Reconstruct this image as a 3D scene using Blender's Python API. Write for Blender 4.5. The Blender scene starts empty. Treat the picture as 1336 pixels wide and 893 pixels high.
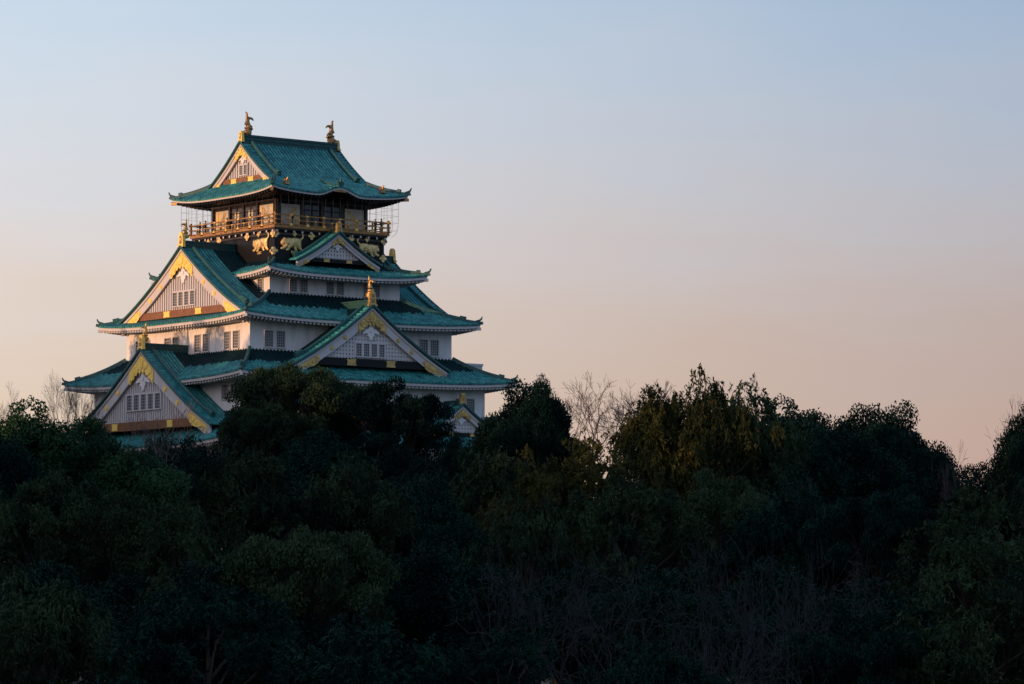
import bpy, math, random
import numpy as np
from mathutils import Vector, Quaternion

scene = bpy.context.scene
COL = scene.collection
R = math.radians
PI = math.pi

# ------------------------------------------------------------------ camera
cam_data = bpy.data.cameras.new("camera")
cam = bpy.data.objects.new("camera", cam_data)
COL.objects.link(cam)
cam.location = (-286.98, -409.44, -17.76)
cam.rotation_euler = Vector((0.61894, 0.78176, 0.07591)).to_track_quat('-Z', 'Y').to_euler()
cam_data.sensor_width = 36.0
cam_data.lens = 134.73
cam_data.clip_start = 1.0
cam_data.clip_end = 30000.0
scene.camera = cam

# ------------------------------------------------------------------ exposure
scene.view_settings.view_transform = 'Standard'
scene.view_settings.look = 'None'
scene.view_settings.exposure = 0.0
scene.view_settings.gamma = 1.0
scene.view_settings.use_curve_mapping = False

# ------------------------------------------------------------------ sun and sky
SUN_EL, SUN_FROM = 2.6, Vector((-1.0, 0.03, 0))       # low evening sun on the left faces
sd = SUN_FROM.normalized() * math.cos(R(SUN_EL)) + Vector((0, 0, math.sin(R(SUN_EL))))
sun_data = bpy.data.lights.new("sun", 'SUN')
sun_data.energy = 3.6
sun_data.angle = R(0.53)
sun_data.color = (1.0, 0.53, 0.27)
sun = bpy.data.objects.new("sun", sun_data)
COL.objects.link(sun)
sun.location = (-200, 0, 120)
sun.rotation_euler = sd.to_track_quat('Z', 'Y').to_euler()

world = bpy.data.worlds.new("World")
scene.world = world
world.use_nodes = True
wt = world.node_tree
for n in list(wt.nodes):
    wt.nodes.remove(n)


def srgb(r, g, b):
    f = lambda c: (c / 255 / 12.92) if c / 255 <= 0.04045 else ((c / 255 + 0.055) / 1.055) ** 2.4
    return (f(r), f(g), f(b), 1.0)


def build_sky():
    N, L = wt.nodes.new, wt.links.new
    out = N('ShaderNodeOutputWorld')
    bg = N('ShaderNodeBackground')
    bg.inputs['Strength'].default_value = 0.1
    L(bg.outputs[0], out.inputs[0])
    tc = N('ShaderNodeTexCoord')
    nrm = N('ShaderNodeVectorMath'); nrm.operation = 'NORMALIZE'
    L(tc.outputs['Generated'], nrm.inputs[0])
    sep = N('ShaderNodeSeparateXYZ')
    L(nrm.outputs[0], sep.inputs[0])
    # faint streaks of high cloud bend the bands a little
    mp = N('ShaderNodeMapping'); mp.inputs['Scale'].default_value = (9, 9, 42)
    L(nrm.outputs[0], mp.inputs[0])
    nz = N('ShaderNodeTexNoise'); nz.inputs['Scale'].default_value = 1.6; nz.inputs['Detail'].default_value = 3
    L(mp.outputs[0], nz.inputs['Vector'])
    nm = N('ShaderNodeMath'); nm.operation = 'MULTIPLY_ADD'
    nm.inputs[1].default_value = 0.030; nm.inputs[2].default_value = -0.015
    L(nz.outputs[0], nm.inputs[0])
    za = N('ShaderNodeMath'); za.operation = 'ADD'
    L(sep.outputs['Z'], za.inputs[0]); L(nm.outputs[0], za.inputs[1])
    # square root stretches the bands near the horizon
    mx = N('ShaderNodeMath'); mx.operation = 'MAXIMUM'; mx.inputs[1].default_value = 0.0
    L(za.outputs[0], mx.inputs[0])
    sq = N('ShaderNodeMath'); sq.operation = 'POWER'; sq.inputs[1].default_value = 0.5
    L(mx.outputs[0], sq.inputs[0])

    def ramp(stops):
        r = N('ShaderNodeValToRGB')
        r.color_ramp.interpolation = 'B_SPLINE'
        e = r.color_ramp.elements
        while len(e) < len(stops):
            e.new(0.5)
        for el, (z, c) in zip(e, stops):
            el.position = math.sqrt(z); el.color = srgb(*c)
        L(sq.outputs[0], r.inputs[0])
        return r
    # towards the afterglow / away from it
    warm = ramp([(0.0, (236, 196, 160)), (0.045, (233, 206, 180)), (0.074, (231, 213, 197)), (0.095, (231, 218, 211)), (0.122, (225, 225, 229)),
                 (0.165, (210, 227, 242)), (0.30, (176, 206, 234)), (1.0, (118, 156, 200))])
    cool = ramp([(0.0, (186, 146, 140)), (0.05, (191, 163, 154)), (0.070, (184, 163, 157)), (0.095, (186, 175, 176)), (0.122, (178, 183, 195)),
                 (0.165, (156, 182, 211)), (0.30, (124, 152, 186)), (1.0, (104, 140, 186))])
    east = ramp([(0.0, (92, 112, 126)), (0.05, (104, 128, 147)), (0.10, (127, 155, 178)), (0.2, (152, 182, 212)),
                 (0.35, (150, 174, 208)), (0.5, (142, 172, 210)), (1.0, (124, 160, 204))])

    def axis(v, lo, hi):
        d = N('ShaderNodeVectorMath'); d.operation = 'DOT_PRODUCT'; d.inputs[1].default_value = v
        L(nrm.outputs[0], d.inputs[0])
        m = N('ShaderNodeMapRange'); m.interpolation_type = 'SMOOTHSTEP'
        m.inputs['From Min'].default_value = lo; m.inputs['From Max'].default_value = hi
        L(d.outputs['Value'], m.inputs['Value'])
        return m
    a1 = axis((0.784, -0.621, 0), -0.21, 0.23)
    a2 = axis((0.30, -0.954, 0), -0.35, 0.55)
    m1 = N('ShaderNodeMix'); m1.data_type = 'RGBA'
    L(a1.outputs[0], m1.inputs[0]); L(warm.outputs[0], m1.inputs[6]); L(cool.outputs[0], m1.inputs[7])
    m2 = N('ShaderNodeMix'); m2.data_type = 'RGBA'
    L(a2.outputs[0], m2.inputs[0]); L(m1.outputs[2], m2.inputs[6]); L(east.outputs[0], m2.inputs[7])
    a3 = axis((SUN_FROM.x, SUN_FROM.y, 0.05), 0.15, 1.0)          # afterglow round the low sun
    glow = N('ShaderNodeMix'); glow.data_type = 'RGBA'; glow.blend_type = 'ADD'
    glow.inputs[7].default_value = (0.55, 0.30, 0.20, 1)
    L(a3.outputs[0], glow.inputs[0]); L(m2.outputs[2], glow.inputs[6])
    # physical sky under the dusk bands
    sky = N('ShaderNodeTexSky'); sky.sky_type = 'NISHITA'; sky.sun_disc = False
    sky.sun_elevation = R(SUN_EL); sky.sun_rotation = math.atan2(sd.x, sd.y)
    sky.air_density = 1.0; sky.dust_density = 1.0
    sc = N('ShaderNodeVectorMath'); sc.operation = 'SCALE'; sc.inputs['Scale'].default_value = 10.0
    L(glow.outputs[2], sc.inputs[0])
    m3 = N('ShaderNodeMix'); m3.data_type = 'RGBA'; m3.inputs[0].default_value = 0.97
    L(sky.outputs[0], m3.inputs[6]); L(sc.outputs[0], m3.inputs[7])
    L(m3.outputs[2], bg.inputs['Color'])


build_sky()

# ------------------------------------------------------------------ materials
def mat(name, color, rough=0.7, metal=0.0, var=None, scale=1.0, bump=0.0, bump_scale=8.0, spec=0.5, detail=4.0, stretch=None):
    m = bpy.data.materials.new(name)
    m.use_nodes = True
    nt = m.node_tree
    b = nt.nodes['Principled BSDF']
    b.inputs['Base Color'].default_value = (*color, 1)
    b.inputs['Roughness'].default_value = rough
    b.inputs['Metallic'].default_value = metal
    b.inputs['Specular IOR Level'].default_value = spec
    tc = nt.nodes.new('ShaderNodeTexCoord')
    if var:
        nz = nt.nodes.new('ShaderNodeTexNoise')
        nz.inputs['Scale'].default_value = scale
        nz.inputs['Detail'].default_value = detail
        nz.inputs['Roughness'].default_value = 0.65
        if stretch:
            mp = nt.nodes.new('ShaderNodeMapping'); mp.inputs['Scale'].default_value = stretch
            nt.links.new(tc.outputs['Object'], mp.inputs[0]); nt.links.new(mp.outputs[0], nz.inputs['Vector'])
        else:
            nt.links.new(tc.outputs['Object'], nz.inputs['Vector'])
        r = nt.nodes.new('ShaderNodeValToRGB')
        cols = [color] + list(var)
        e = r.color_ramp.elements
        while len(e) < len(cols):
            e.new(0.5)
        for i, (el, c) in enumerate(zip(e, cols)):
            el.position = 0.32 + 0.36 * i / max(1, len(cols) - 1)
            el.color = (*c, 1)
        nt.links.new(nz.outputs[0], r.inputs[0])
        nt.links.new(r.outputs[0], b.inputs['Base Color'])
    if bump:
        n2 = nt.nodes.new('ShaderNodeTexNoise')
        n2.inputs['Scale'].default_value = bump_scale
        n2.inputs['Detail'].default_value = 3
        nt.links.new(tc.outputs['Object'], n2.inputs['Vector'])
        bp = nt.nodes.new('ShaderNodeBump')
        bp.inputs['Strength'].default_value = bump
        bp.inputs['Distance'].default_value = 0.1
        nt.links.new(n2.outputs[0], bp.inputs['Height'])
        nt.links.new(bp.outputs[0], b.inputs['Normal'])
    return m


M = {}
M['tile'] = mat('verdigris_tile', (0.006, 0.075, 0.085), 0.55, var=[(0.020, 0.22, 0.225), (0.085, 0.36, 0.33)], scale=1.3, detail=9.0)
M['pan'] = mat('dark_pan_tile', (0.004, 0.04, 0.047), 0.6, var=[(0.008, 0.085, 0.09)], scale=1.2)
M['tile_dark'] = mat('dark_verdigris_tile', (0.006, 0.05, 0.055), 0.55, var=[(0.012, 0.09, 0.09)], scale=1.3)
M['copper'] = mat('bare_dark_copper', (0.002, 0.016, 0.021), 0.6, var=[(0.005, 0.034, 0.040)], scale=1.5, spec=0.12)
M['ridge'] = mat('verdigris_ridge_tile', (0.008, 0.06, 0.062), 0.55, var=[(0.016, 0.11, 0.105)], scale=1.5)
M['white'] = mat('white_plaster', (0.58, 0.58, 0.59), 0.85, var=[(0.73, 0.73, 0.735), (0.75, 0.75, 0.755)], scale=0.9, stretch=(1, 1, .22))
M['trim'] = mat('white_trim', (0.50, 0.49, 0.50), 0.85, var=[(0.58, 0.57, 0.58)], scale=0.8, stretch=(1, 1, .3))
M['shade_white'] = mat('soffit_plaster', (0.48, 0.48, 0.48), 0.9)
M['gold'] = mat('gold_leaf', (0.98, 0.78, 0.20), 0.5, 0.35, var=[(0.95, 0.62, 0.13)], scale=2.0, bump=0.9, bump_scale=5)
M['gold_dull_shaded'] = mat('dull_shaded_gold', (0.85, 0.58, 0.22), 0.48, 1.0, var=[(0.4, 0.25, 0.1)], scale=2.2, bump=0.8, bump_scale=5)  # dull gold; also the shade-darkened copy of gold leaf on unlit gables
M['gilded'] = mat('gilded_relief', (1.0, 0.78, 0.36), 0.5, 0.45, var=[(0.62, 0.42, 0.17)], scale=2.2, bump=0.8, bump_scale=5)
M['bronze'] = mat('bronze', (0.5, 0.30, 0.12), 0.5, 0.9, var=[(0.25, 0.15, 0.08)], scale=2.5, bump=0.4)
M['black'] = mat('black_lacquer', (0.005, 0.006, 0.008), 0.5, spec=0.25)
M['wood'] = mat('brown_timber', (0.24, 0.10, 0.035), 0.5, var=[(0.15, 0.06, 0.022)], scale=2.0)
M['rail'] = mat('brown_lacquer', (0.42, 0.215, 0.05), 0.35, var=[(0.26, 0.125, 0.035)], scale=2.0)
M['gilt'] = mat('dark_lacquered_timber', (0.035, 0.018, 0.009), 0.4, var=[(0.018, 0.011, 0.007)], scale=2.0)
M['pane'] = mat('window_glass', (0.05, 0.055, 0.065), 0.2)
M['lattice'] = mat('window_lattice', (0.30, 0.31, 0.32), 0.7)
M['panel'] = mat('gilded_panel', (0.50, 0.50, 0.49), 0.5, 0.0, var=[(0.56, 0.52, 0.42), (0.80, 0.56, 0.18)], scale=0.6)
M['stone'] = mat('castle_stone', (0.22, 0.21, 0.19), 0.9, var=[(0.36, 0.34, 0.31)], scale=0.8, bump=0.6, bump_scale=1.5)
M['wire'] = mat('net_wire', (0.06, 0.06, 0.065), 0.5)
M['concrete'] = mat('pale_concrete', (0.5, 0.52, 0.54), 0.8, var=[(0.56, 0.58, 0.6)], scale=0.3)
M['ground'] = mat('ground_soil', (0.03, 0.035, 0.018), 0.95, var=[(0.055, 0.05, 0.03)], scale=0.15)
M['bark'] = mat('dark_bark', (0.016, 0.015, 0.014), 0.9, var=[(0.032, 0.028, 0.025)], scale=2.0)
M['bark_grey'] = mat('grey_bark', (0.055, 0.045, 0.045), 0.9, var=[(0.09, 0.075, 0.072)], scale=2.0)
M['bark_blue'] = mat('grey_twig_bark', (0.002, 0.006, 0.009), 0.9, var=[(0.006, 0.013, 0.018)], scale=2.0)
M['skin'] = mat('skin', (0.45, 0.28, 0.2), 0.6)
M['coat'] = mat('dark_coat', (0.025, 0.025, 0.03), 0.8)
M['trousers'] = mat('dark_trousers', (0.02, 0.022, 0.03), 0.8)
M['hair'] = mat('black_hair', (0.012, 0.01, 0.01), 0.5)


def leaf_mat(name, dark, light, gloss=0.55, scale=0.22):
    m = bpy.data.materials.new(name)
    m.use_nodes = True
    nt = m.node_tree
    b = nt.nodes['Principled BSDF']
    b.inputs['Roughness'].default_value = gloss
    b.inputs['Specular IOR Level'].default_value = 0.04
    tc = nt.nodes.new('ShaderNodeTexCoord')
    nz = nt.nodes.new('ShaderNodeTexNoise'); nz.inputs['Scale'].default_value = scale; nz.inputs['Detail'].default_value = 6
    nt.links.new(tc.outputs['Object'], nz.inputs['Vector'])
    oi = nt.nodes.new('ShaderNodeObjectInfo')
    ad = nt.nodes.new('ShaderNodeMath'); ad.operation = 'MULTIPLY_ADD'; ad.inputs[1].default_value = 0.16; ad.inputs[2].default_value = -0.08
    nt.links.new(oi.outputs['Random'], ad.inputs[0])
    a2 = nt.nodes.new('ShaderNodeMath'); a2.operation = 'ADD'
    nt.links.new(nz.outputs[0], a2.inputs[0]); nt.links.new(ad.outputs[0], a2.inputs[1])
    r = nt.nodes.new('ShaderNodeValToRGB')
    r.color_ramp.elements[0].position = 0.35; r.color_ramp.elements[0].color = (*dark, 1)
    r.color_ramp.elements[1].position = 0.66; r.color_ramp.elements[1].color = (*light, 1)
    nt.links.new(a2.outputs[0], r.inputs[0])
    nt.links.new(r.outputs[0], b.inputs['Base Color'])
    return m


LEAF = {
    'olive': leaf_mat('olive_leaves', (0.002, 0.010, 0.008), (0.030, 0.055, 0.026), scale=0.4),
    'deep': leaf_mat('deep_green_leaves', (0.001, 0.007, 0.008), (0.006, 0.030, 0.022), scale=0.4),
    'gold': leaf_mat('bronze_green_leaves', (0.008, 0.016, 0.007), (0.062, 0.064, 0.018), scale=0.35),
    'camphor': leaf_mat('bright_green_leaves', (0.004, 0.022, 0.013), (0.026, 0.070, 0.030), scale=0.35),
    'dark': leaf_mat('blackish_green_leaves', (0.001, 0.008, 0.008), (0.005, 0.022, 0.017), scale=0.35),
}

# ------------------------------------------------------------------ mesh helpers
class MB:
    """collects shapes for ONE mesh object; faces may carry a material slot"""

    def __init__(self):
        self.v, self.f, self.m = [], [], []

    def add(self, vs, fs, slot=0):
        o = len(self.v)
        self.v += [tuple(p) for p in vs]
        self.f += [tuple(i + o for i in f) for f in fs]
        self.m += [slot] * len(fs)

    def grid(self, rows, slot=0, closed=False):
        n, w = len(rows), len(rows[0])
        vs = [p for r in rows for p in r]
        fs = []
        for i in range(n - 1):
            for j in range(w if closed else w - 1):
                k = (j + 1) % w
                fs.append((i * w + j, i * w + k, (i + 1) * w + k, (i + 1) * w + j))
        self.add(vs, fs, slot)

    def boxf(self, P, s0, s1, n0, n1, z0, z1, slot=0):
        vs = [P(s, n, z) for z in (z0, z1) for n in (n0, n1) for s in (s0, s1)]
        self.add(vs, [(0, 1, 3, 2), (4, 6, 7, 5), (0, 4, 5, 1), (2, 3, 7, 6), (0, 2, 6, 4), (1, 5, 7, 3)], slot)

    def prism(self, P, poly, n0, n1, slot=0):
        """polygon in (s,z), extruded along n"""
        k = len(poly)
        vs = [P(s, n0, z) for s, z in poly] + [P(s, n1, z) for s, z in poly]
        fs = [tuple(range(k)), tuple(range(2 * k - 1, k - 1, -1))]
        fs += [(i, (i + 1) % k, (i + 1) % k + k, i + k) for i in range(k)]
        self.add(vs, fs, slot)

    def band(self, P, top, bot, n0, n1, slot=0):
        """strip between two curves of (s,z), extruded along n"""
        rows = []
        for (s, z), (s2, z2) in zip(top, bot):
            rows.append([P(s, n0, z), P(s, n1, z), P(s2, n1, z2), P(s2, n0, z2)])
        self.grid(rows, slot, closed=True)
        o = len(self.v)
        self.add([*rows[0], *rows[-1]], [(0, 1, 2, 3), (4, 7, 6, 5)], slot)

    def sweep(self, pts, w, h, slot=0, w1=None, h1=None, up=Vector((0, 0, 1))):
        """box section swept along points; it sits on the line"""
        pts = [Vector(p) for p in pts]
        rows = []
        n = len(pts)
        for i, p in enumerate(pts):
            d = (pts[min(i + 1, n - 1)] - pts[max(i - 1, 0)]).normalized()
            s = d.cross(up)
            if s.length < 1e-6:
                s = Vector((1, 0, 0))
            s.normalize()
            u = s.cross(d).normalized()
            t = i / (n - 1)
            ww = w if w1 is None else w + (w1 - w) * t
            hh = h if h1 is None else h + (h1 - h) * t
            a = ww / 2
            rows.append([p - s * a - u * 0.05, p - s * a * 0.95 + u * hh * 0.75, p - s * a * 0.55 + u * hh,
                         p + s * a * 0.55 + u * hh, p + s * a * 0.95 + u * hh * 0.75, p + s * a - u * 0.05])
        self.grid(rows, slot, closed=True)
        self.add([*rows[0], *rows[-1]], [(0, 1, 2, 3, 4, 5), (11, 10, 9, 8, 7, 6)], slot)

    def tube(self, pts, r0, r1, k=5, slot=0, cap=True):
        pts = [Vector(p) for p in pts]
        n = len(pts)
        rows = []
        ref = None
        for i, p in enumerate(pts):
            d = (pts[min(i + 1, n - 1)] - pts[max(i - 1, 0)]).normalized()
            if ref is None:
                ref = d.orthogonal().normalized()
            ref = (ref - d * ref.dot(d)).normalized()
            b = d.cross(ref)
            r = r0 + (r1 - r0) * i / max(1, n - 1)
            rows.append([p + (ref * math.cos(2 * PI * j / k) + b * math.sin(2 * PI * j / k)) * r for j in range(k)])
        self.grid(rows, slot, closed=True)
        if cap:
            self.add(rows[0], [tuple(range(k))], slot)
            self.add(rows[-1], [tuple(range(k))], slot)

    def disc(self, P, s, z, n0, n1, r, k=12, slot=0):
        self.prism(P, [(s + r * math.cos(2 * PI * i / k), z + r * math.sin(2 * PI * i / k)) for i in range(k)], n0, n1, slot)

    def build(self, name, mats, parent=None, smooth=False):
        me = bpy.data.meshes.new(name)
        me.from_pydata(self.v, [], self.f)
        for m in (mats if isinstance(mats, (list, tuple)) else [mats]):
            me.materials.append(m)
        if any(self.m):
            me.polygons.foreach_set('material_index', self.m)
        if smooth:
            me.polygons.foreach_set('use_smooth', [True] * len(me.polygons))
        me.update()
        o = bpy.data.objects.new(name, me)
        COL.objects.link(o)
        if parent:
            o.parent = parent
        return o


def np_mesh(name, V, F, mats):
    me = bpy.data.meshes.new(name)
    me.vertices.add(len(V)); me.vertices.foreach_set('co', np.ascontiguousarray(V, np.float32).ravel())
    k = F.shape[1]
    me.loops.add(F.size); me.loops.foreach_set('vertex_index', np.ascontiguousarray(F, np.int32).ravel())
    me.polygons.add(len(F)); me.polygons.foreach_set('loop_start', np.arange(0, F.size, k, dtype=np.int32))
    me.update(calc_edges=True)
    for m in mats:
        me.materials.append(m)
    return me


def tag(o, label=None, cat=None, group=None, kind=None):
    if label: o['label'] = label
    if cat: o['category'] = cat
    if group: o['group'] = group
    if kind: o['kind'] = kind
    return o


def empty(name, loc=(0, 0, 0), parent=None):
    o = bpy.data.objects.new(name, None)
    COL.objects.link(o)
    o.location = loc
    if parent: o.parent = parent
    return o


def skin_obj(name, pts, edges, rad, mats, parent=None, sub=2, scale=None):
    """one continuous body grown from a skeleton"""
    me = bpy.data.meshes.new(name + '_skeleton')
    me.from_pydata(pts, edges, [])
    o = bpy.data.objects.new(name + '_skeleton', me)
    COL.objects.link(o)
    o.modifiers.new('skin', 'SKIN').use_smooth_shade = True
    s = o.modifiers.new('sub', 'SUBSURF'); s.levels = sub; s.render_levels = sub
    for i, d in enumerate(me.skin_vertices[0].data):
        r = rad[i]
        d.radius = r if isinstance(r, tuple) else (r, r)
        d.use_root = (i == 0)
    dg = bpy.context.evaluated_depsgraph_get()
    dg.update()
    m2 = bpy.data.meshes.new_from_object(o.evaluated_get(dg))
    m2.name = name
    bpy.data.objects.remove(o)
    if scale is not None:
        for v in m2.vertices:
            v.co = scale(v.co)
    m2.materials.clear()
    for m in mats: m2.materials.append(m)
    r = bpy.data.objects.new(name, m2)
    COL.objects.link(r)
    if parent: r.parent = parent
    return r


FACES = {
    'front': lambda s, n, z: (s, -n, z),
    'left': lambda s, n, z: (-n, -s, z),
    'right': lambda s, n, z: (n, s, z),
    'back': lambda s, n, z: (-s, n, z),
}

# ------------------------------------------------------------------ ground
def ground_z(x, y):
    r = math.hypot(x, y)
    pts = [(0, -12), (60, -12), (105, -15.5), (150, -19.5), (220, -23.5), (310, -28), (430, -28.5), (470, -19.6), (560, -19.4), (9000, -19.4)]
    for (r0, z0), (r1, z1) in zip(pts, pts[1:]):
        if r <= r1:
            t = (r - r0) / (r1 - r0)
            t = t * t * (3 - 2 * t)
            return z0 + (z1 - z0) * t
    return -19.4


def build_ground():
    g = MB()
    radii = [0, 30, 55, 65, 75, 90, 105, 120, 135, 150, 170, 195, 220, 250, 280, 310, 350, 390, 430, 440, 450, 460, 470, 500, 560, 800, 1500, 3000, 6000, 9000]
    rows = []
    for r in radii:
        rows.append([(r * math.cos(a), r * math.sin(a), ground_z(r, 0)) for a in [2 * PI * i / 96 for i in range(96)]])
    g.grid(rows, closed=True)
    o = g.build('ground', M['ground'], smooth=True)
    tag(o, 'dark earth of the castle hill and the hollow before it', 'ground', kind='structure')


build_ground()

# ------------------------------------------------------------------ the castle keep
castle = empty('castle_keep', (0, 0, 0))
tag(castle, 'white walled castle keep with stacked green tiled roofs and gold gable ornaments', 'castle')


def skirt(A, B, zm, lift, a, b, zt, wa, wb, fascia=0.34, dark=False, kara=None, conc=0.36, drop=0.15, bare=None):
    """one hipped, concave, upturned roof storey running all round the keep; the courses that rain never
    reaches (bare = half sizes of that rectangle) are still bare dark copper, the rest has its green patina"""
    rnb = random.Random(int(A * 10))
    roof = MB(); fas = MB(); sof = MB()
    prof = lambda v: v * (1 - conc) + conc * v * v

    def dims(face):
        return (A, a, B, b, wa, wb) if face in ('front', 'back') else (B, b, A, a, wb, wa)

    def kz(face, s):
        if not kara or face not in ('front', 'back'): return 0.0
        c, w, h = kara
        t = abs(s - c) / w
        return h * (0.5 + 0.5 * math.cos(PI * min(1, t) ** 0.92)) if t < 1 else 0.0

    def surf(face, s, v):
        Lo, Li, No, Ni, _, _ = dims(face)
        half = Lo + (Li - Lo) * v
        u = max(-1, min(1, s / half))
        z = zm + (zt - zm) * prof(v) + lift * abs(u) ** 3.4 * (1 - v) ** 1.6
        z += kz(face, s) * max(0, 1 - v * 1.05) ** 1.3
        out = 0.16 * abs(u) ** 4 * (1 - v)            # the corners also swing outward a little
        return s, No + (Ni - No) * v + out, z
    for face, P in FACES.items():
        Lo, Li, No, Ni, wl, wn = dims(face)
        NU = 56
        rows = []
        for v in np.linspace(0, 1, 16):
            half = (Lo + 0.16 * (1 - v)) + (Li - Lo) * v
            rows.append([P(*surf(face, half * u, v)) for u in np.linspace(-1, 1, NU)])
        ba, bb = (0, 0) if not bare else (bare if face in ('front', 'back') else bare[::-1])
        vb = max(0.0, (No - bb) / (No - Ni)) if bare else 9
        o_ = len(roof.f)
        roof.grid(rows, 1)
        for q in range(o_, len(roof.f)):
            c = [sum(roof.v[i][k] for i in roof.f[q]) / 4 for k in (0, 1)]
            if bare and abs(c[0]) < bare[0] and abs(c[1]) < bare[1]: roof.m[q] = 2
        # round tile rows down the slope
        cnt = int(2 * Lo / 0.54)
        for i in range(cnt + 1):
            s = -Lo + 2 * Lo * i / cnt
            vm = 1.0 if abs(s) <= Li else (Lo - abs(s)) / (Lo - Li)
            if vm < 0.03: continue
            rr = []
            vs_ = list(np.linspace(-0.012, vm, 7))
            k_ = None
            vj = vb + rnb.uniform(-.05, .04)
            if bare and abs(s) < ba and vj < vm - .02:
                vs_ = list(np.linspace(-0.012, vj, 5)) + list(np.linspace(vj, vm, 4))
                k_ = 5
            for v in vs_:
                ss, n, z = surf(face, s, v)
                jz = 0.0
                rr.append([P(s - .15, n, z - .01), P(s - .10, n, z + .15 + jz), P(s + .10, n, z + .15 + jz), P(s + .15, n, z - .01)])
            roof.grid(rr[:k_] if k_ else rr)
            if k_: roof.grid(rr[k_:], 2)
            roof.add(rr[0], [(0, 1, 2, 3)])
        # tile edge, fascia, soffit
        us = np.linspace(-1, 1, NU)
        e = [surf(face, Lo * u, 0) for u in us]
        edge_b = [(s, n - 0.02, z - 0.16) for s, n, z in e]
        roof.grid([[P(*p) for p in e], [P(*p) for p in edge_b]])
        f0 = [(s, n - 0.10, z - 0.15) for s, n, z in e]
        f1 = [(s, n - 0.12, z - 0.15 - fascia) for s, n, z in e]
        f2 = [(s, n - 0.42, z - 0.15 - fascia) for s, n, z in e]
        fas.grid([[P(*p) for p in edge_b], [P(*p) for p in f0], [P(*p) for p in f1], [P(*p) for p in f2]])
        inner = []
        for (s, n, z), u in zip(e, us):
            inner.append((wl * u, wn - 0.05, zm - 0.15 - fascia + drop + (z - zm) * 0.35))
        sof.grid([[P(*p) for p in f2], [P(*p) for p in inner]])
        # rafters
        rc = int(2 * Lo / 0.62)
        for i in range(rc + 1):
            s = -Lo + 0.2 + (2 * Lo - 0.4) * i / rc
            s0, n, z = surf(face, s, 0)
            q0 = (s, n - 0.3, z - 0.15 - fascia + 0.02)
            k = wl / Lo
            q1 = (s * (0.35 + 0.65 * k), wn + 0.1, zm - 0.15 - fascia + drop + (z - zm) * 0.35)
            w = 0.15
            vs = []
            for q, hh in ((q0, 0.30), (q1, 0.30)):
                vs += [P(q[0] - w, q[1], q[2]), P(q[0] + w, q[1], q[2]), P(q[0] + w, q[1], q[2] - hh), P(q[0] - w, q[1], q[2] - hh)]
            sof.add(vs, [(0, 1, 2, 3), (4, 7, 6, 5), (0, 4, 5, 1), (1, 5, 6, 2), (2, 6, 7, 3), (3, 7, 4, 0)])
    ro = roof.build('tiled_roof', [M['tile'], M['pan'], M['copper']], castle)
    fas.build('eave_board', M['trim'], ro)
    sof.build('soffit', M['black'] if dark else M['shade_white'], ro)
    # hip ridges with an end tile and an upturned tip
    for sx in (-1, 1):
        for sy in (-1, 1):
            h = MB()

            def hp(v):
                _, n, z = surf('front', (A + (a - A) * v), v)
                return Vector((sx * (A + (a - A) * v + 0.16 * (1 - v)), sy * n, z))
            h.sweep([hp(v) for v in np.linspace(1.0, 0.20, 9)], 0.42, 0.5)
            h.sweep([hp(v) + Vector((0, 0, 0.25)) for v in np.linspace(0.27, 0.19, 3)], 0.5, 0.42)
            tip = [hp(v) for v in np.linspace(0.22, 0.0, 6)]
            d = (tip[-1] - tip[-2]).normalized()
            tip += [tip[-1] + d * 0.25 + Vector((0, 0, 0.10))]
            h.sweep(tip, 0.34, 0.34)
            t0 = hp(0.05) + Vector((0, 0, 0.25))
            dh = Vector((d.x, d.y, 0)).normalized()
            h.tube([t0 - dh * .2, t0 + dh * 0.25 + Vector((0, 0, 0.16)), t0 + dh * 0.5 + Vector((0, 0, 0.34)), t0 + dh * 0.62 + Vector((0, 0, 0.66))], 0.2, 0.08, 6)
            c0 = hp(0.0) + Vector((0, 0, -0.75)) - dh * 0.5           # beam end under the corner
            h.sweep([c0 - dh * 1.6, c0, c0 + dh * 0.45], 0.36, 0.34, 1)
            h.build('hip_ridge', [M['ridge'], M['bronze'] if dark else M['trim']], ro)
    return ro, surf


def wall(a, b, z0, z1, m, name='wall'):
    w = MB()
    for P, L_, n in ((FACES['front'], a, b), (FACES['back'], a, b), (FACES['left'], b, a), (FACES['right'], b, a)):
        w.grid([[P(s, n, z) for s in (-L_, L_)] for z in (z0, z1)])
    w.add([(-a, -b, z1), (a, -b, z1), (a, b, z1), (-a, b, z1)], [(0, 1, 2, 3)])
    return w.build(name, m, castle)


def window(face, s0, s1, z0, z1, n, nx=4, nz=6):
    """latticed window in its plaster reveal, standing 2 cm off the wall"""
    P = FACES[face]
    f = MB()
    t = 0.10
    f.boxf(P, s0 - t, s0, n - .02, n + .13, z0 - t, z1 + t, 1); f.boxf(P, s1, s1 + t, n - .02, n + .13, z0 - t, z1 + t, 1)
    f.boxf(P, s0, s1, n - .02, n + .16, z1, z1 + t, 1); f.boxf(P, s0 - .1, s1 + .1, n - .02, n + .22, z0 - t - .06, z0, 1)
    for i in range(1, nx):
        s = s0 + (s1 - s0) * i / nx
        f.boxf(P, s - .045, s + .045, n + .012, n + .055, z0, z1)
    for j in range(1, nz):
        z = z0 + (z1 - z0) * j / nz
        f.boxf(P, s0, s1, n + .014, n + .048, z - .04, z + .04)
    o = f.build('window', [M['lattice'], M['trim']], castle)
    p = MB()
    p.add([P(s0, n + .01, z0), P(s1, n + .01, z0), P(s1, n + .01, z1), P(s0, n + .01, z1)], [(0, 1, 2, 3)])
    p.build('pane', M['pane'], o)
    return o


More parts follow.
